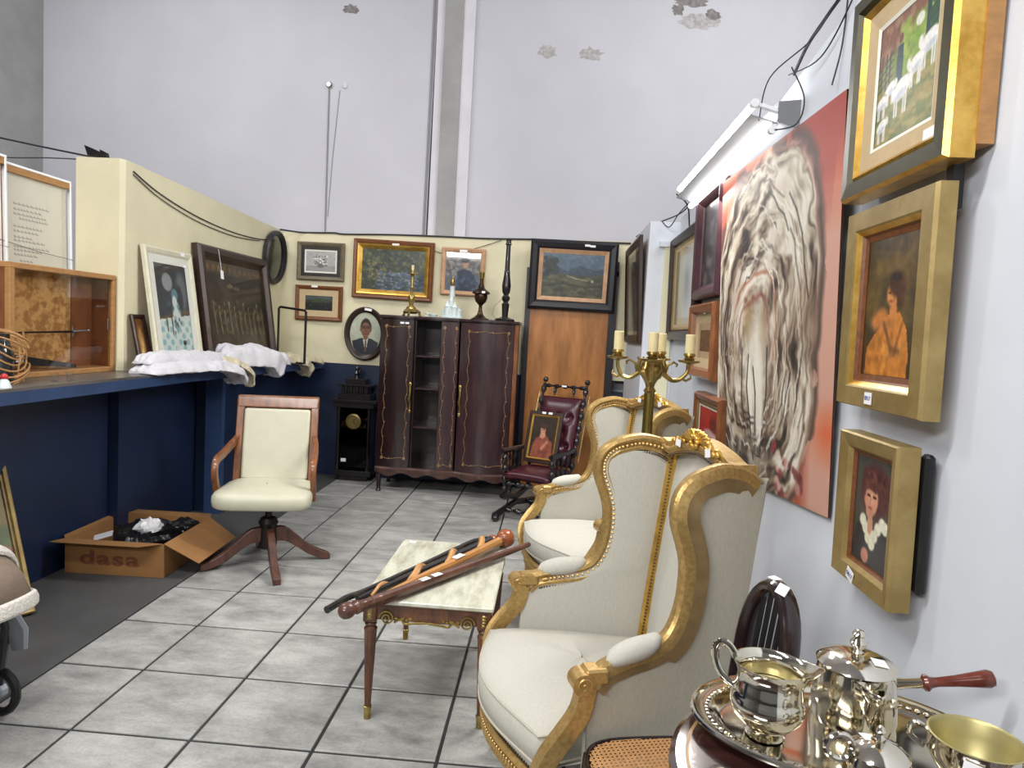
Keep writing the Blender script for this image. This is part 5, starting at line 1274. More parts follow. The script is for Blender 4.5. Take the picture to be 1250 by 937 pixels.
price_tag(sc, *bk(-.155, .975, -.026), .045, None, None, 0, .5); price_tag(sc, *bk(-.075, .982, -.027), .04, M['tag_pink'], None, -.1, .5)
for sx in (-1, 1):
    pts = [bk(sx*.25, .73, .0), bk(sx*.268, .70, -.08), bk(sx*.285, .665, -.22), bk(sx*.292, .65, -.33), bk(sx*.293, .615, -.365), bk(sx*.292, .55, -.355), bk(sx*.290, .47, -.30), bk(sx*.288, .40, -.255)]
    MB().sweep(catmull(pts, 5), [(-.02, -.016), (.02, -.016), (.024, 0), (.02, .016), (-.02, .016), (-.024, 0)], (sx, 0, 0.001)).build('arm', OK_, sc, angle=.8)

# ------------------------------------------------------------------ marble-topped table
mt = thing('marble_table', 'low walnut table with pale marble top, brass mounts and fluted tapering legs', 'table', (-.415, 2.89, 0))
hw, hd, HT = .255, .385, .49
MB().bbox((-hw, -hd, HT-.018), (hw, hd, HT), .004).build('marble_top', M['marble'], mt)
MB().bbox((-hw+.01, -hd+.01, HT-.027), (hw-.01, hd-.01, HT-.018), .002).build('top_rim', M['walnut'], mt)
for (a, b) in (((-hw+.03, -hd+.02, HT-.085), (hw-.03, -hd+.04, HT-.027)), ((-hw+.03, hd-.04, HT-.085), (hw-.03, hd-.02, HT-.027)), ((-hw+.02, -hd+.03, HT-.085), (-hw+.04, hd-.03, HT-.027)), ((hw-.04, -hd+.03, HT-.085), (hw-.02, hd-.03, HT-.027))):
    MB().bbox(a, b, .003).build('apron', M['walnut'], mt)
leg_m = None
for sx in (-1, 1):
    for sy in (-1, 1):
        x, y = sx*(hw-.035), sy*(hd-.035)
        MB().bbox((x-.026, y-.026, HT-.095), (x+.026, y+.026, HT-.027), .004).build('leg_block', M['walnut'], mt)
        n = 24; prof = [(.018, HT-.095), (.024, HT-.105), (.019, HT-.115), (.026, HT-.125), (.024, HT-.14), (.012, .05), (.012, .045)]
        mb = MB(); rows = []
        for r, z in prof:
            rows.append([(x+(r*(1-.13*(k % 3 == 0 and z < HT-.13)))*math.cos(2*PI*k/n), y+(r*(1-.13*(k % 3 == 0 and z < HT-.13)))*math.sin(2*PI*k/n), z) for k in range(n)])
        mb.sheet(rows, closed_u=True); lg = mb.build('leg', M['walnut'], mt, angle=.5)
        MB().lathe([(.013, .0), (.014, .04), (.016, .042), (.016, .05), (.013, .052)], 14, mx=TR(x, y, .001)).build('brass_foot', M['brass'], lg)
        mbb = MB()
        for fx, fy in ((0, sy), (sx, 0)):
            cx, cy = x+fx*.0275, y+fy*.0275
            for k in range(4): mbb.ball((cx, cy, HT-.04-.012*k), (.011 if fy else .003, .003 if fy else .011, .007), 7, 4)
        mbb.build('brass_mount', M['brass'], mt, kind='stuff')
def scroll(cx, y, z, s, fl, r=.004):
    pts = []
    for q in np.linspace(0, 4.2*PI, 34):
        rr = .030*s*(1-q/(4.6*PI)); pts.append((cx+fl*rr*math.cos(q), y, z+rr*math.sin(q)))
    return pts
for sy in (-1, 1):
    mb = MB(); y = sy*(hd-.017)
    for fl in (-1, 1):
        mb.tube(scroll(fl*.155, y, HT-.075, 1.0, fl), .004, 5)
        mb.tube(catmull([(fl*.125, y, HT-.09), (fl*.10, y, HT-.075), (fl*.085, y, HT-.092), (fl*.05, y, HT-.088), (0, y, HT-.084)], 4), [.005]*16+[.0025], 5)
        for k in range(5): mb.ball((fl*(.12-.014*k), y, HT-.072-.006*(k % 2)), (.008, .004, .006), 6, 4)
    mb.build('brass_scrollwork', M['brass'], mt)
price_tag(mt, -.195, .345, 0, .03)
for ch in mt.children:
    if ch.name.startswith('price_tag'): ch.location = (-.205, .345, HT+.0015); ch.rotation_euler = (PI/2, 0, 0)

# walking sticks laid across the table
ZT = HT
def stick(label, pts, rad, m, n=9):
    t = thing('walking_stick', label, 'walking stick', pts[0], group='walking sticks on the marble table')
    o = Vector(pts[0]); P = [Vector(p)-o for p in pts]
    MB().tube(catmull(P, 6), list(np.interp(np.linspace(0, 1, (len(P)-1)*6+1), np.linspace(0, 1, len(rad)), rad)), n).build('shaft', m, t)
    return t, o
# carried dark T-handle stick nearest the camera
A0, A1 = Vector((-.635, 2.36, ZT+.030)), Vector((-.055, 3.235, ZT+.030))
d_ = (A1-A0).normalized()
t, o = stick('dark brown stick with turned ringed end, nearest the front edge', [A0, A0+d_*.3, A0+d_*.7, A1], [.021, .020, .0175, .012], M['cane_dark'])
sd = d_.cross(Vector((0, 0, 1))).normalized()
mb = MB()
mb.lathe([(.017, 0), (.021, .01), (.021, .03), (.016, .04), (.022, .055), (.016, .07), (.021, .085), (.021, .10), (.0165, .115)], 12, mx=along(Vector((0, 0, 0)), d_))
mb.build('turned_collar', M['cane_dark'], t)
hd_ = Vector((0, 0, .003))
MB().lathe([(.017, -.005), (.024, .004), (.026, .016), (.018, .026), (.027, .040), (.030, .056), (.027, .072), (.016, .084), (.003, .088)], 14, mx=along(hd_, hd_-d_)).build('turned_knob_end', M['cane_dark'], t)
for k, s_ in ((.33, .045), (.40, .045)):
    q = MB().cbox((0, 0, 0), (s_, .026, .002)).build('price_tag', M['tag'], t, smooth=False); q.location = d_*k+Vector((0, 0, .018))-sd*(-.004); q.rotation_euler = (0, 0, math.atan2(d_.y, d_.x))
# honey stick with a big ball knob
B0, B1 = Vector((-.60, 2.47, ZT+.016)), Vector((-.185, 3.245, ZT+.040))
dB = (B1-B0).normalized()
t, o = stick('honey-coloured stick with large round wooden knob, tag on its shaft', [B0, B0+dB*.3+Vector((-.006, 0, 0)), B0+dB*.6+Vector((.004, 0, 0)), B1], [.012, .016, .020, .023], M['cane_honey'])
MB().ball(B1-o+dB*.03, (.047, .047, .045), 18, 12).build('knob', M['knob'], t); MB().lathe([(.021, -.03), (.026, -.01), (.024, .005)], 12, mx=along(B1-o-dB*.01, B1-o+dB*.05)).build('knob_collar', M['cane_red'], t)
q = MB().cbox((0, 0, 0), (.06, .03, .002)).build('price_tag', M['tag'], t, smooth=False); q.location = dB*.52+Vector((0, 0, .020)); q.rotation_euler = (0, -.03, math.atan2(dB.y, dB.x))
# thin red-brown stick between them
t, o = stick('thin red-brown stick between the knobbed stick and the dark one', [(-.59, 2.42, ZT+.010), (-.40, 2.75, ZT+.012), (-.25, 3.0, ZT+.012), (-.12, 3.19, ZT+.012)], [.007, .009, .010, .012], M['cane_red'])
# carved two-tone snake stick
S0, S1 = Vector((-.665, 2.45, ZT+.018)), Vector((-.235, 3.285, ZT+.022))
dS = (S1-S0); t, o = stick('carved two-tone stick wound with a pale snake on a black shaft', [S0, S0+dS*.33, S0+dS*.66, S1], [.013, .018, .022, .024], M['cane_black'])
hel = []; dn = dS.normalized(); e1 = dn.cross(Vector((0, 0, 1))).normalized(); e2 = e1.cross(dn)
for k in range(90):
    u = k/89; a = u*21; r = .015+.011*u
    hel.append(dS*(.06+.86*u)+e1*(r*math.cos(a))+e2*(r*math.sin(a)+.003))
MB().tube(hel, [.005+.010*min(1, i/25) for i in range(90)], 7).build('carved_snake', M['cane_tan'], t)
MB().ball(dS*1.0+Vector((0, 0, .004)), (.026, .03, .022), 10, 7).build('head', M['knob'], t)
for k in range(3): MB().ball(dS*(.965-.04*k)+e1*(-.012)+Vector((0, 0, .018)), (.012, .012, .007), 8, 5).build('head_ridge', M['cane_black'], t)
# black stick at the back with crook handle
t, o = stick('slim black stick with curved end, farthest back of the sticks', [(-.745, 2.335, ZT+.02), (-.70, 2.44, ZT+.028), (-.66, 2.55, ZT+.016), (-.50, 2.89, ZT+.014), (-.385, 3.14, ZT+.014), (-.315, 3.25, ZT+.02), (-.27, 3.27, ZT+.024), (-.255, 3.24, ZT+.022)], [.014, .013, .012, .013, .014, .016, .013, .010], M['cane_black'])

# ------------------------------------------------------------------ candelabra floor lamp
cl = thing('candelabra_lamp', 'brass floor lamp with four-branch candelabra head standing between the gilt armchairs', 'lamp', (.437, 3.02, 0))
MB().lathe([(.15, 0), (.15, .015), (.10, .03), (.05, .05), (.03, .09), (.024, .10)], 24).build('base', M['brass'], cl)
n = 24; rows = [[((r*(1-.07*(k % 2)))*math.cos(2*PI*k/n), (r*(1-.07*(k % 2)))*math.sin(2*PI*k/n), z) for k in range(n)] for r, z in ((.026, .10), (.025, .6), (.022, 1.30))]
MB().sheet(rows, closed_u=True).build('pole', M['brass_green'], cl, angle=.3)
MB().lathe([(.022, 1.30), (.028, 1.31), (.018, 1.325), (.022, 1.34), (.03, 1.355), (.04, 1.37), (.05, 1.39), (.03, 1.415), (.04, 1.43), (.034, 1.45), (.012, 1.46)], 16).build('head_boss', M['brass'], cl)
for k in range(6):
    a = k*1.047; MB().tube([(.035*math.cos(a), .035*math.sin(a), 1.38), (.06*math.cos(a), .06*math.sin(a), 1.41), (.05*math.cos(a), .05*math.sin(a), 1.44), (.062*math.cos(a), .062*math.sin(a), 1.455)], [.012, .014, .010, .004], 7, flat=(1, .6)).build('acanthus_leaf', M['brass'], cl)
for k, (a, r) in enumerate(((2.85, .15), (-1.7, .135), (-.12, .158), (1.15, .14))):
    c, s_ = math.cos(a), math.sin(a)
    pts = catmull([(.03*c, .03*s_, 1.40), (.055*c, .055*s_, 1.385), (.09*c, .09*s_, 1.362), (.125*c, .125*s_, 1.368), ((r-.005)*c, (r-.005)*s_, 1.40), (r*c, r*s_, 1.435)], 5)
    b = MB().tube(pts, list(np.interp(np.linspace(0, 1, len(pts)), [0, .5, 1], [.012, .010, .007])), 8).build('branch', M['brass'], cl)
    mb = MB(); mb.tube([(.06*c, .06*s_, 1.385), (.07*c, .07*s_, 1.425), (.095*c, .095*s_, 1.44), (.11*c, .11*s_, 1.43), (.105*c, .105*s_, 1.42)], [.007, .006, .006, .005, .004], 6)
    mb.tube([(.13*c, .13*s_, 1.372), (.15*c, .15*s_, 1.362), (.17*c, .17*s_, 1.375), (.168*c, .168*s_, 1.39)], [.007, .006, .005, .003], 6); mb.build('scroll', M['brass'], b)
    mx = TR(r*c, r*s_, 0)
    MB().lathe([(.008, 1.43), (.012, 1.436), (.046, 1.444), (.048, 1.452), (.014, 1.452)], 18, mx=mx).build('drip_pan', M['brass'], b)
    MB().lathe([(.02, 1.452), (.026, 1.458), (.017, 1.464), (.026, 1.472), (.024, 1.482)], 14, mx=mx).build('cup', M['brass'], b)
    MB().lathe([(.0205, 1.482), (.0215, 1.56), (.019, 1.563), (.018, 1.54), (.001, 1.54)], 16, mx=mx).build('candle_sleeve', M['candle'], b)
# ------------------------------------------------------------------ the two gilt wing armchairs
def bergere():
    t = thing('wing_armchair', 'gilt carved wing armchair in oatmeal linen, nearer one, beside the marble table', 'chair', (-.053, 2.109, 0), (0, 0, -(PI/2-.286)), 'gilt wing armchairs')
    G = M['gold']; GF = M['gold_flat']; LN = M['linen']; LO = M['linen_out']
    SW = lambda y: .367-.198*(y-.1)          # half width of a side at depth y
    wing = [(.10, .610), (.13, .640), (.17, .656), (.23, .668), (.285, .676), (.335, .695), (.365, .735), (.382, .79), (.388, .85), (.385, .91), (.368, .965), (.347, 1.02), (.343, 1.07), (.358, 1.115), (.395, 1.15), (.44, 1.168), (.50, 1.18), (.56, 1.172), (.60, 1.158), (.635, 1.135)]
    W3 = lambda s, y, z, o=0: Vector((s*(SW(y)+o), y, z))
    back_y = lambda z: .545+.085*(z-.33)/.8
    rails = []
    for s in (-1, 1):
        # ---- upholstered inner and outer side panels
        C_ = catmull([W3(s, y, z) for y, z in wing], 4)
        wy = [p[0] for p in wing]; wz = [p[1] for p in wing]
        inner = []; outer = []
        for z in list(np.linspace(.30, .60, 6))+list(np.linspace(.615, 1.125, 32)):
            y0 = float(np.interp(z, wz[:17], wy[:17])) if z > .61 else .10
            y1 = back_y(z)-.01; y2 = back_y(z)+.03; ri = []; ro = []
            for q in np.linspace(0, 1, 10):
                y = y0+(y1-y0)*q; yo = y0+(y2-y0)*q
                ri.append((s*(SW(y)-.008-.013*math.sin(q*PI)**.7), y, z)); ro.append((s*(SW(yo)+.012+.006*math.sin(q*PI)), yo, z))
            inner.append(ri); outer.append(ro)
        MB().sheet(inner).build('inner_side', LN, t, angle=1.2)
        MB().sheet(outer).build('outer_side', LO, t, angle=1.2)
        # filler between arm front and seat rail (hidden front edge)
        f0 = [(s*(SW(.10)-.008), .10, z) for z in np.linspace(.60, .31, 6)]; f1 = [(s*(SW(.10)+.016), .10, z) for z in np.linspace(.60, .31, 6)]
        MB().sheet([f0, f1]).build('side_front', LN, t)
        # ---- gilt wing rail: wide flat outside, carved face, bead along the inner side
        ref = (s, 0, 0)
        pr = [(-.008, -.014), (-.004, -.023), (.008, -.028), (.017, -.023), (.023, -.016), (.034, -.016), (.040, -.024), (.050, -.023), (.053, -.014), (.053, .019), (.020, .021), (.0, .016), (-.008, .008)]
        MB().sweep(C_, [(a*s, b) for a, b in pr], (s, 0, .0001)).build('wing_rail', G, t, angle=.5)
        mb = MB(); nl = MB(); band = []
        fine = catmull([W3(s, y, z) for y, z in wing], 26); L_ = 0; nextb = 0; nextn = 0
        for i in range(1, len(fine)):
            c = fine[i]; tg = fine[i]-fine[i-1]; L_ += tg.length; tg.normalize()
            up = (Vector((s, 0, 0))-tg*tg.dot(Vector((s, 0, 0)))).normalized(); nn = (tg.cross(up))*s
            if L_ > nextb and c.y > .17:
                mb.ball(c+nn*.0285-up*.0175, .0074, 6, 4); nextb += .0165
            if L_ > nextn:
                nl.ball(c+nn*.058-up*.0165, .0048, 5, 4); nextn += .0118
            if i % 6 == 1:
                w_ = .070 if c.y > .33 else .052
                band.append([tuple(c+nn*.03+up*.021), tuple(c+nn*w_+up*.0205), tuple(c+nn*w_+up*.010)])
        mb.build('beading', G, t, kind='stuff'); nl.build('nail_trim', M['nail'], t, kind='stuff')
        MB().sheet(band).build('flat_band', GF, t, angle=1.)
        # ---- arm: scroll, support and pad
        sup = catmull([(s*.325, .0, .285), (s*.352, -.012, .34), (s*.378, .0, .41), (s*.382, .040, .47), (s*.372, .085, .53), (s*.367, .10, .60)], 5)
        n_ = len(sup)
        MB().sweep(sup, [(-.026, -.022), (.020, -.022), (.026, -.015), (.016, -.006), (.024, 0), (.016, .006), (.026, .015), (.020, .022), (-.026, .022)], (s, 0, .0001)).build('arm_support', G, t, angle=.5)
        sp = MB()
        sp.tube([(s*.367-.029, .082, .612), (s*.367+.029, .082, .612)], .030, 16)
        for e in (-1, 1):
            sp.tube([(s*.367+e*.031, .082+.022*(1-q/9)*math.cos(q), .612+.022*(1-q/9)*math.sin(q)) for q in np.linspace(0, 8.6, 26)], .0035, 5)
        sp.bbox((s*.36-.028, .09, .605), (s*.36+.028, .155, .648), .006); sp.build('arm_scroll', G, t, angle=.6)
        pad = MB(); rows = []
        for i in range(13):
            q = i/12; y = .155+.175*q; z = np.interp(y, [p[0] for p in wing[:7]], [p[1] for p in wing[:7]])+.006
            r = .034*(max(.0, math.sin(PI*min(1, max(0, q))))**.35)+.004
            rows.append([(s*SW(y)+r*1.0*math.cos(a), y, z+r*.85*math.sin(a)) for a in np.linspace(0, 2*PI, 17)[:-1]])
        pad.sheet(rows, closed_u=True).build('arm_pad', LN, t, angle=1.2)
        # ---- gilt band between wing and back
        bp = [Vector((s*.243, back_y(z)-.016, z)) for z in np.linspace(.40, 1.15, 12)]
        MB().sweep(bp, [(-.021, -.014), (.021, -.014), (.021, .004), (.013, .011), (.004, .007), (-.004, .007), (-.013, .011), (-.021, .004)], (-s*.45, -1, 0)).build('back_band', M['gold_bright'], t, angle=.5)
        nl = MB()
        for z in np.arange(.42, 1.13, .0125):
            nl.ball((s*.243+.022, back_y(z)-.020+s*.010, z), .0048, 5, 4); nl.ball((s*.243-.022, back_y(z)-.020-s*.010, z), .0048, 5, 4)
        nl.build('nail_trim', M['nail'], t, kind='stuff')
        # ---- legs
        lp = [(.026, .27), (.034, .255), (.026, .235), (.034, .215), (.026, .2), (.014, .03), (.020, .022), (.012, .0)]
        n = 20; rows = [[((r*(1-.12*(k % 2 and z < .2)))*math.cos(2*PI*k/n)+s*.315, (r*(1-.12*(k % 2 and z < .2)))*math.sin(2*PI*k/n)+.02, z) for k in range(n)] for r, z in lp]
        MB().sheet(rows, closed_u=True).build('leg', G, t, angle=.5)
        MB().tube([(s*.255, .53, .28), (s*.258, .56, .16), (s*.262, .62, .0)], [.03, .026, .018], 8).build('leg', GF, t)
        # side seat rail
        sr = [(s*(SW(y)-.002+.01*math.sin(y*5)), y, .285) for y in np.linspace(.0, .54, 9)]
        MB().sweep(sr, [(-.028, -.016), (.028, -.016), (.028, .006), (.016, .016), (-.016, .016), (-.028, .006)], (s, 0, .0001)).build('seat_rail', GF, t, angle=.5)
    # ---- bow-fronted seat rail with carving and nails
    fy = lambda x: -.005-.075*math.cos(x/.34*PI/2)**1.3 if abs(x) < .34 else -.005
    fp = [(x, fy(x), .285) for x in np.linspace(-.335, .335, 25)]
    rf = [(0.0001+x*.5, -1, 0) for x in np.linspace(-.335, .335, 25)]
    MB().sweep(fp, [(-.032, -.014), (.032, -.014), (.034, .008), (.022, .018), (.008, .012), (-.008, .012), (-.022, .02), (-.034, .008)], rf).build('seat_rail', G, t, angle=.5)
    cv = MB()
    for x in np.linspace(-.32, .32, 44): cv.ball((x, fy(x)-.016, .285), (.006, .006, .013), 6, 4)
    cv.build('beading', G, t, kind='stuff')
    nl = MB()
    for x in np.linspace(-.325, .325, 60): nl.ball((x, fy(x)-.006, .326), .0045, 5, 4)
    nl.build('nail_trim', M['nail'], t, kind='stuff')
    # upholstered seat front below the cushion
    rows = []
    for z, o in ((.31, 0), (.325, -.004), (.345, -.004), (.352, .02)): rows.append([(x, fy(x)+o, z) for x in np.linspace(-.335, .335, 25)])
    rows.append([(x*.9, .5, .352) for x in np.linspace(-.335, .335, 25)]); MB().sheet(rows).build('seat_deck', LN, t, angle=.8)
    # ---- loose cushion with piped edges
    out = []
    for x in np.linspace(-.335, .335, 22): out.append((x, -.012-.10*math.cos(x/.36*PI/2)**1.2))
    for q in np.linspace(.05, 1, 14):
        y = .09+.43*q if q > .05 else .05; out.append((SW(y)-.045-.01*q, y))
    for x in np.linspace(.225, -.225, 12)[1:-1]: out.append((x, .535))
    for q in np.linspace(1, .05, 14):
        y = .09+.43*q if q > .05 else .05; out.append((-(SW(y)-.045-.01*q), y))
    cx, cy = 0, .22
    lv = [(.352, .955), (.362, .99), (.40, 1.006), (.442, .997), (.452, .975), (.470, .88), (.486, .68), (.495, .42), (.497, .18), (.497, .02)]
    rows = [[(cx+(x-cx)*k, cy+(y-cy)*k, z-.016*max(0, (y-.22)/.3)*(z > .4)-(.012*max(0, abs(x)/.34-.6) if z > .44 else 0)) for x, y in out] for z, k in lv]
    mb = MB().sheet(rows, closed_u=True); mb.f.append(tuple(range(len(out)))[::-1]); cu_ = mb.build('seat_cushion', LN, t, angle=1.3)
    for zz, k in ((.447, .992), (.360, .992)):
        MB().tube([(cx+(x-cx)*k, cy+(y-cy)*k, zz-.016*max(0, (y-.22)/.3)*(zz > .4)-(.012*max(0, abs(x)/.34-.6) if zz > .44 else 0)) for x, y in out], .0042, 6, closed=True).build('piping', LO, cu_)
    # ---- back panel between the bands, and the outside back
    crest = lambda x: 1.142+.035*math.exp(-(x/.14)**2)-.012*math.exp(-((abs(x)-.205)/.04)**2)
    rows = []
    for i in range(15):
        q = i/14; row = []
        for x in np.linspace(-.262, .262, 17):
            z = .34+(crest(x)-.34)*q; row.append((x, back_y(z)-.038*max(0, math.sin(PI*(x+.262)/.524))**.6*max(.25, math.sin(PI*q)**.4), z))
        rows.append(row)
    MB().sheet(rows).build('back_panel', LN, t, angle=1.2)
    rows = [[(x, back_y(z_)+.035, z_) for x, z_ in [(x, .28+(crest(x)-.28)*i/8) for x in np.linspace(-.265, .265, 15)]] for i in range(9)]
    MB().sheet(rows).build('outer_back', LO, t, angle=1.2)
    for s in (-1, 1):
        a = [(s*(SW(back_y(z)+.03)+.012), back_y(z)+.03, z) for z in np.linspace(.28, 1.14, 9)]; b = [(s*.24, back_y(z)+.036, z) for z in np.linspace(.28, 1.13, 9)]
        MB().sheet([a, b]).build('back_edge', LO, t)
    # ---- crest rail with carved ribbon
    cp = [Vector((x, .60, crest(x)+.018)) for x in np.linspace(-.262, .262, 27)]
    MB().sweep(cp, [(-.020, -.03), (.026, -.03), (.030, -.01), (.022, .002), (.030, .014), (.022, .028), (-.02, .028)], (0, -1, .0001)).build('crest_rail', G, t, angle=.5)
    bd = MB()
    for x in np.linspace(-.25, .25, 36): bd.ball((x, .572, crest(x)+.012), (.0055, .006, .010), 6, 4)
    bd.build('beading', G, t, kind='stuff')
    nl = MB()
    for x in np.linspace(-.245, .245, 40): nl.ball((x, .570, crest(x)-.012), .0045, 5, 4)
    nl.build('nail_trim', M['nail'], t, kind='stuff')
    orn = MB()
    rng = random.Random(3)
    for k in range(11):
        a = -1.15+2.3*k/10
        orn.tube([(0, .585, 1.195), (.03*math.sin(a)*1.2, .572, 1.20+.02*math.cos(a)), (.065*math.sin(a)*1.25, .566, 1.195+.048*math.cos(a)), (.075*math.sin(a)*1.3, .572, 1.192+.052*math.cos(a))], [.008, .011, .009, .004], 6)
    for k in range(9): orn.ball((.022*math.cos(k*.7)+.0, .560, 1.205+.018*math.sin(k*.7)), .010, 7, 5)
    for s in (-1, 1):
        orn.tube(catmull([(s*.05, .572, 1.20), (s*.08, .566, 1.212), (s*.11, .568, 1.19), (s*.14, .57, 1.196), (s*.165, .575, 1.172)], 4), [.010, .010, .009, .009, .008, .009, .010, .009, .008, .008, .009, .009, .007, .006, .005, .004, .003], 6)
        for k in range(4): orn.ball((s*(.075+.024*k), .562, 1.196-.006*k+.008*(k % 2)), (.013, .008, .009), 7, 5)
    orn.build('carved_crest', M['gold_bright'], t, angle=1.)
    price_tag(t, -.10, 1.185, .555, .034, None, None, .1, .7); price_tag(t, .10, 1.185, .555, .03, None, None, -.2, .9)
    return t
b1 = bergere()
b2 = dup_tree(b1)
b2.location = (.059, 3.609, 0); b2.rotation_euler = (0, 0, -(PI/2-.448))
b2['label'] = 'gilt carved wing armchair in oatmeal linen, farther one, behind the nearer armchair'
# ------------------------------------------------------------------ cane-seated chair with hooped back
hc = thing('cane_chair', 'dark bentwood chair with cane seat and slatted hoop back, between armchair and round table', 'chair', (.36, 1.635, 0), (0, 0, -(PI/2-.27)))
HB = M['hoop']; zs = .455
out = []
for k in range(40):
    a = 2*PI*k/40; c, s_ = math.cos(a), math.sin(a); e = 3.4
    x = math.copysign(abs(c)**(2/e), c); y = math.copysign(abs(s_)**(2/e), s_)
    out.append((x*(.195-.03*(y+1)/2), y*.20))
rows = [[(x*k, y*k, z) for x, y in out] for k, z in ((.80, zs-.03), (1., zs-.03), (1.02, zs-.012), (1.0, zs+.003), (.97, zs+.004), (.95, zs-.004), (.80, zs-.006))]
MB().sheet(rows, closed_u=True).build('seat_frame', HB, hc, angle=.9)
cw = MB()
def inside(x, y, k=.955): return abs(x/((.195-.03*(y/.2+1)/2)*k))**3.4+abs(y/(.2*k))**3.4 < 1
def strand(p, q, r=.0013):
    n = 30; seg = []
    for i in range(n+1):
        t = i/n; x = p[0]+(q[0]-p[0])*t; y = p[1]+(q[1]-p[1])*t
        if inside(x, y): seg.append((x, y, zs))
    if len(seg) > 2:
        a, b = seg[0], seg[-1]; cw.tube([a, b], r, 4, cap=False, flat=(.5, 1.3))
for i in range(-16, 17):
    o = i*.0125
    for dlt in (-.0022, .0022):
        strand((o+dlt, -.21), (o+dlt, .21)); strand((-.21, o+dlt), (.21, o+dlt))
for i in range(-28, 29):
    o = i*.0125+.006
    strand((o-.21, -.21), (o+.21, .21), .0014); strand((o-.21, .21), (o+.21, -.21), .0014)
cw.build('cane_weave', M['cane'], hc, kind='stuff')
for x in (-.15, .15):
    MB().tube([(x, -.165, zs-.02), (x*1.05, -.175, .25), (x*1.1, -.185, .002)], [.018, .016, .012], 8).build('leg', HB, hc)
    MB().tube([(x*.85, .17, zs-.02), (x*.95, .20, .25), (x*1.1, .235, .002)], [.018, .016, .012], 8).build('leg', HB, hc)
hb = lambda x, z: (x, .18+(z-zs)*.13, z)
pts = [hb(-.078, zs-.01), hb(-.084, .60), hb(-.089, .72)]+[hb(.090*math.cos(a), .78+.155*math.sin(a)) for a in np.linspace(PI, 0, 15)]+[hb(.089, .72), hb(.084, .60), hb(.078, zs-.01)]
MB().tube(pts, .024, 12, flat=(1.15, .75)).build('back_hoop', HB, hc)
for x in (-.036, -.014, .008, .030):
    ztop = .78+.145*math.sqrt(max(0, 1-((x*1.2)/.09)**2))
    MB().tube([hb(x*.9, zs), hb(x*1.15, .7), hb(x*1.2, ztop)], .0085, 6, flat=(1, .7)).build('back_slat', M['ebony'], hc)
def tag_on(p, rz, rx=0, s=.035): 
    q = MB().cbox((0, 0, 0), (s, .002, s*.75)).build('price_tag', M['tag'], hc, smooth=False); q.location = p; q.rotation_euler = (rx, 0, rz)
x, y, z = hb(.026, .93); tag_on((x+.018, y-.016, z+.016), .1, -.6); x, y, z = hb(-.015, .945); tag_on((x-.004, y+.002, z+.006), .1, -1.5, .028)

# ------------------------------------------------------------------ round table
rt = thing('round_table', 'round polished dark wooden table carrying the silver service, bottom right', 'table', (.60, 1.175, 0))
R0, Zt = .345, .775
MB().lathe([(R0-.04, Zt-.035), (R0-.008, Zt-.03), (R0, Zt-.016), (R0-.002, Zt-.006), (R0-.012, Zt)], 72).build('tabletop', M['table_wood'], rt, angle=.5)
MB().lathe([(R0-.035, Zt+.0003), (R0-.035, Zt+.0008), (R0-.029, Zt+.0008), (R0-.029, Zt+.0003)], 72, cap=False).build('inlay_ring', M['inlay'], rt)
MB().lathe([(.05, Zt-.035), (.06, Zt-.06), (.03, Zt-.12), (.045, .5), (.055, .4), (.03, .34), (.05, .28), (.05, .18), (.03, .16)], 20).build('pedestal', M['walnut'], rt)
for k in range(3):
    a = k*2.094+.4; c, s_ = math.cos(a), math.sin(a)
    MB().tube([(.02*c, .02*s_, .24), (.1*c, .1*s_, .2), (.2*c, .2*s_, .08), (.27*c, .27*s_, .022), (.3*c, .3*s_, .02)], [.03, .03, .024, .02, .018], 8).build('leg', M['walnut'], rt)

# ------------------------------------------------------------------ silver
SV = M['silver']
ZS = Zt+.0012
tr = thing('silver_tray', 'oval silver tray with beaded gadroon rim on the round table', 'tray', (.60, 1.325, ZS), (0, 0, -.1))
TA, TB = .275, .185
ov = lambda k, z, n=72: [(TA*math.cos(2*PI*i/n)*k-(TA*math.cos(2*PI*i/n))*0, TB*math.sin(2*PI*i/n)*k, z) for i in range(n)]
rows = [ov(.05, .004), ov(.5, .004), ov(.78, .004), ov(.84, .010), ov(.90, .018), ov(.97, .021), ov(1.0, .022), ov(1.0, .019), ov(.90, .014), ov(.82, .002), ov(.5, .001), ov(.05, .001)]
MB().sheet(rows, closed_u=True).build('dish', SV, tr, angle=.9)
MB().tube([(TA*math.cos(q), TB*math.sin(q), .022) for q in np.linspace(0, 2*PI, 73)[:-1]], .006, 8, closed=True).build('rim', SV, tr)
mb = MB()
for q in np.linspace(0, 2*PI, 81)[:-1]: mb.ball((TA*.90*math.cos(q), TB*.90*math.sin(q), .0185), (.006, .006, .003), 6, 4)
mb.build('gadroon_beads', SV, tr, kind='stuff')

def ring_handle(name, parent, pts, r, m=SV, n=9, flat=None): return MB().tube(catmull(pts, 6), r, n, flat=flat).build(name, m, parent)
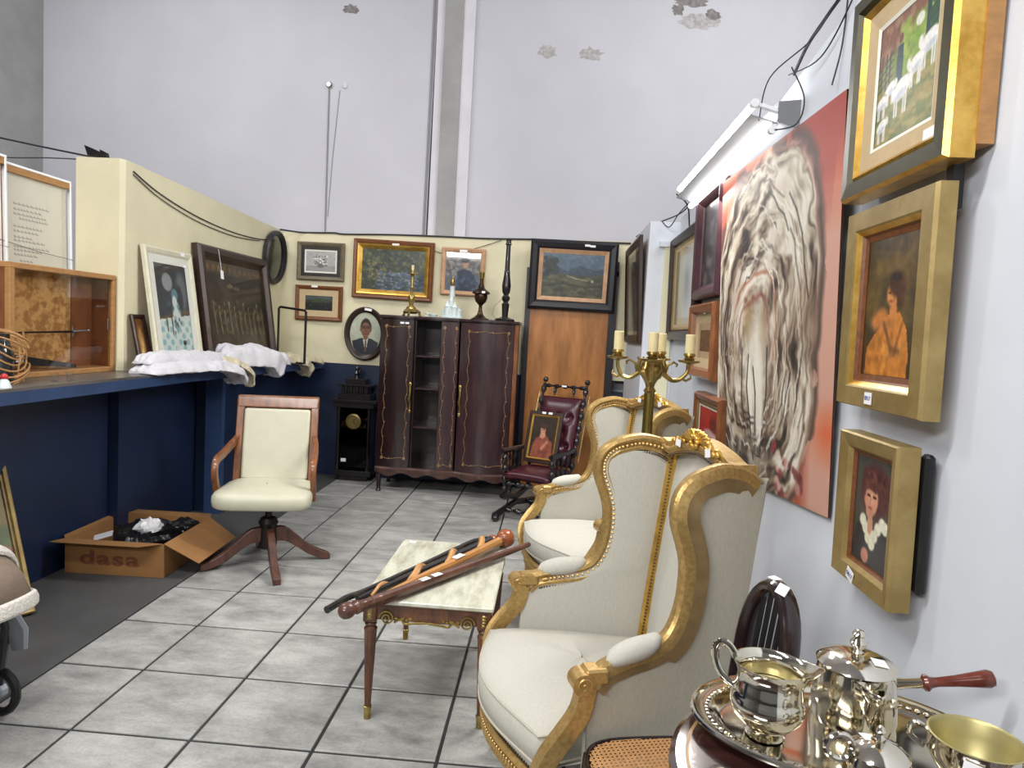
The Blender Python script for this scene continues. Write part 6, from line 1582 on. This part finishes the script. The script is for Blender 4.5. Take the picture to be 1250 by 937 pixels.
# cream jug
cj = thing('cream_jug', 'bulbous silver cream jug with wide lip and loop handle on the tray', 'jug', (.455, 1.305, ZS+.006), (0, 0, -.45))
n = 48; rows = []
def jug_ring(r, z, spout, lift):
    row = []
    for k in range(n):
        a = 2*PI*k/n; f = max(0, math.cos(a))**6
        row.append((r*math.cos(a)+spout*f, r*math.sin(a)*(1-.10*spout/.03), z+lift*f-.0*abs(math.sin(a))))
    return row
prof = [(.036, 0, 0, 0), (.038, .006, 0, 0), (.030, .012, 0, 0), (.046, .022, 0, 0), (.064, .042, 0, 0), (.070, .060, 0, 0), (.067, .080, 0, 0), (.064, .084, 0, 0), (.064, .088, 0, 0), (.060, .104, .002, 0), (.058, .116, .008, .002), (.063, .130, .020, .008), (.069, .140, .026, .012), (.070, .1415, .026, .012), (.066, .140, .024, .012), (.057, .125, .010, .004), (.054, .11, .004, 0), (.056, .09, 0, 0)]
rows = [jug_ring(*q) for q in prof]
mb = MB().sheet(rows, closed_u=True); mb.f.append(tuple(range(n))); mb.build('body', SV, cj, angle=.9)
mb = MB(); mb.add([(.054*math.cos(2*PI*k/24), .054*math.sin(2*PI*k/24), .092) for k in range(24)], [tuple(range(24))]); mb.build('lining', M['silver_in'], cj, smooth=False)
ring_handle('handle', cj, [(-.064, 0, .136), (-.078, 0, .154), (-.094, 0, .158), (-.104, 0, .143), (-.102, 0, .116), (-.088, 0, .092), (-.066, 0, .078)], .0062, flat=(1.3, .8))
# chocolate pot with side handle of turned wood
cpot = thing('chocolate_pot', 'lidded silver chocolate pot with turned brown wooden side handle', 'pot', (.658, 1.395, ZS-.004), (0, 0, 0))
MB().lathe([(.060, 0), (.078, .004), (.082, .02), (.080, .05), (.074, .10), (.072, .118), (.075, .121)], 48).build('body', SV, cpot, angle=.7)
ld = MB().lathe([(.076, .121), (.077, .124), (.070, .131), (.045, .141), (.02, .146), (.010, .147)], 48).build('lid', SV, cpot, angle=.7)
MB().lathe([(.010, .146), (.007, .153), (.014, .160), (.017, .168), (.012, .174), (.009, .179), (.014, .184), (.009, .191), (.002, .194)], 18).build('finial', SV, ld)
# v-shaped pouring lip toward the camera
sp_a = -1.62
def lipr(w_, out_, z):
    c, s_ = math.cos(sp_a), math.sin(sp_a); px, py = -s_, c
    r = .070
    return [(r*c+px*w_, r*s_+py*w_, z), ((r+out_)*c+px*w_*.35, (r+out_)*s_+py*w_*.35, z), ((r+out_*1.25)*c, (r+out_*1.25)*s_, z), ((r+out_)*c-px*w_*.35, (r+out_)*s_-py*w_*.35, z), (r*c-px*w_, r*s_-py*w_, z)]
o = MB().sheet([lipr(.006, .008, .03), lipr(.016, .018, .06), lipr(.024, .030, .09), lipr(.032, .046, .117)]).build('spout', SV, cpot, angle=1.2); md = o.modifiers.new('t', 'SOLIDIFY'); md.thickness = .003
h0 = Vector((.070, .0, .085)); h1 = Vector((.125, -.012, .098)); h2 = Vector((.246, -.037, .131))
MB().tube([h0, h0*.5+h1*.5, h1], [.012, .0095, .010], 12).build('handle_socket', SV, cpot)
ln = (h2-h1).length
MB().lathe([(.010, 0), (.016, .004), (.017, .010), (.011, .017), (.009, .028), (.011, ln*.5), (.0155, ln*.8), (.0175, ln*.93), (.014, ln*1.0), (.004, ln*1.03)], 18, mx=along(h1, h2)).build('handle', M['handle_wood'], cpot)
q = MB().cbox((0, 0, 0), (.03, .022, .001)).build('price_tag', M['tag'], cpot, smooth=False); q.location = (.028, -.035, .143); q.rotation_euler = (.28, .2, .1)
# open sugar bowl
sb = thing('sugar_bowl', 'open silver sugar bowl with tarnished yellow inside, by the wall', 'bowl', (.785, 1.205, ZS-.002), (0, 0, 0))
MB().lathe([(.045, 0), (.048, .006), (.04, .012), (.060, .03), (.074, .055), (.073, .08), (.074, .088)], 48, cap=False).build('body', SV, sb, angle=.9)
MB().lathe([(.074, .088), (.076, .090), (.073, .091), (.069, .086), (.068, .06), (.050, .025), (.001, .02)], 48, cap=False).build('lining', M['silver_in'], sb, angle=.9)
for a in (2.6, 2.6+PI): 
    c, s_ = math.cos(a), math.sin(a); ring_handle('handle', sb, [(.070*c, .070*s_, .078), (.095*c, .095*s_, .084), (.100*c, .100*s_, .06), (.076*c, .076*s_, .045)], .005)
q = MB().cbox((0, 0, 0), (.032, .0015, .022)).build('price_tag', M['tag'], sb, smooth=False); q.location = (-.0405, -.0645, .068); q.rotation_euler = (0, .1, -.55)
# small lidded mustard pot in front
mp_ = thing('mustard_pot', 'small lidded silver pot with ring handle at the bottom edge', 'pot', (.600, 1.165, ZS+.001), (0, 0, 0))
MB().lathe([(.036, 0), (.050, .008), (.056, .03), (.052, .055), (.048, .066)], 36).build('body', SV, mp_, angle=.8)
ld = MB().lathe([(.049, .066), (.050, .069), (.038, .080), (.015, .087), (.006, .088)], 36).build('lid', SV, mp_, angle=.8)
MB().lathe([(.005, .088), (.009, .095), (.005, .101), (.009, .107), (.006, .113), (.002, .117)], 14).build('finial', SV, ld)
MB().tube([(-.068+.022*math.cos(q), -.004, .075+.022*math.sin(q)) for q in np.linspace(0, 2*PI, 25)[:-1]], .0058, 9, closed=True).build('ring_handle', SV, mp_)
q = MB().cbox((0, 0, 0), (.026, .018, .001)).build('price_tag', M['tag'], mp_, smooth=False); q.location = (-.014, .012, .0875); q.rotation_euler = (.1, .2, .3)

# ------------------------------------------------------------------ cables and pipes on the walls
def cable(label, pts, r=.004, m='cable', k=8, name='cable'):
    o = MB().tube(catmull(pts, k), r, 6).build(name, M[m], None, angle=1.5)
    return tag(o, label, 'cable')
cable('black cable looping along the top of the back partition', [(-2.70, 6.60, 2.405), (-2.55, 6.735, 2.405), (-2.35, 6.742, 2.41), (-2.2, 6.74, 2.415), (-2.1, 6.742, 2.408), (-1.6, 6.742, 2.425), (-1.1, 6.742, 2.43), (-.7, 6.742, 2.43), (-.2, 6.742, 2.445), (.3, 6.742, 2.445), (.7, 6.74, 2.45)], .008)
cable('thin wire sagging behind the rose-framed picture', [(-1.22, 6.738, 2.29), (-1.05, 6.736, 2.26), (-.8, 6.738, 2.33), (-.55, 6.738, 2.42)], .003)
cable('pair of dark wires sagging along the left partition, upper one', [(-2.722, 4.30, 2.42), (-2.722, 4.6, 2.34), (-2.722, 5.1, 2.27), (-2.722, 5.7, 2.24), (-2.722, 6.3, 2.265), (-2.722, 6.7, 2.36)], .0045)
cable('pair of dark wires sagging along the left partition, lower one', [(-2.722, 4.30, 2.40), (-2.722, 4.6, 2.31), (-2.722, 5.1, 2.235), (-2.722, 5.7, 2.21), (-2.722, 6.2, 2.24)], .0035)
cable('black overhead wire running from the left border to the cream column', [(-4.2, 4.15, 2.68), (-3.7, 4.2, 2.60), (-3.3, 4.25, 2.54), (-2.95, 4.28, 2.49)], .006)
cable('second thinner overhead wire from the canvases to the cream column', [(-3.6, 3.9, 2.40), (-3.4, 4.1, 2.43), (-3.2, 4.2, 2.46), (-2.95, 4.3, 2.48)], .004)
cable('thick cable bundle along the top of the right wall', [(.72, 6.5, 2.48), (.80, 5.9, 2.50), (.93, 5.45, 2.52), (.952, 5.0, 2.56), (.952, 4.7, 2.60)], .006)
cable('gray conduit rising along the right wall top above the lamp', [(.952, 3.05, 2.68), (.95, 2.9, 2.74), (.95, 2.7, 2.77), (.952, 2.5, 2.80), (.955, 2.3, 2.90), (.955, 2.0, 3.02), (.955, 1.6, 3.2)], .0065, 'cable')
cable('thin wire arching from the lamp end to the conduit', [(.80, 2.97, 2.46), (.82, 2.93, 2.62), (.93, 2.8, 2.72), (.945, 2.6, 2.78), (.948, 2.45, 2.83)], .0028)
cable('thin wire drooping below the conduit', [(.90, 2.95, 2.64), (.94, 2.72, 2.62), (.945, 2.5, 2.70), (.948, 2.4, 2.80)], .0028)
cable('wire hanging down between conduit and swirl painting', [(.948, 2.52, 2.78), (.95, 2.54, 2.6), (.93, 2.55, 2.46)], .003)
cable('lamp lead dropping to the end of the housing', [(.90, 2.92, 2.66), (.94, 2.86, 2.52), (.93, 2.9, 2.43), (.85, 2.96, 2.42)], .0032)
cable('tangle of leads hanging below the far end of the lamp', [(.76, 4.66, 2.5), (.86, 4.78, 2.45), (.90, 4.85, 2.3), (.94, 4.8, 2.22), (.94, 4.7, 2.42)], .005)
cable('thin wire loop by the frame of the pier picture', [(.95, 4.95, 2.56), (.90, 5.3, 2.50), (.86, 5.5, 2.42), (.80, 5.53, 2.47)], .004)
cable('gray surface conduit on the high wall beside the pilaster', [(-1.37, 6.945, 0.5), (-1.36, 6.945, 2.5), (-1.35, 6.945, 4.0), (-1.345, 6.945, 5.9)], .012, 'cable_gray')
cable('thin dark wire beside the conduit on the high wall', [(-1.335, 6.945, .5), (-1.33, 6.945, 2.5), (-1.32, 6.945, 4.0), (-1.31, 6.945, 5.9)], .006)
rod = thing('hanging_rod', 'thin gray rod with small round plate on the high wall', 'rod', (-2.37, 6.945, 2.3))
MB().tube([(0, 0, .0), (-.008, -.0, 1.58)], .008, 6).build('bar', M['cable_gray'], rod); MB().lathe([(.03, 0), (.034, .01), (.02, .03)], 14, mx=TR(-.008, 0, 1.60) @ RX(PI/2)).build('plate', M['steel'], rod)
MB().tube([(.02, 0, .3), (.05, 0, .9), (.10, 0, 1.55)], .003, 5).build('wire', M['cable_gray'], rod); MB().ball((.15, 0, 1.6), (.03, .012, .03), 8, 5).build('hook_plate', M['plaster_light'], rod)
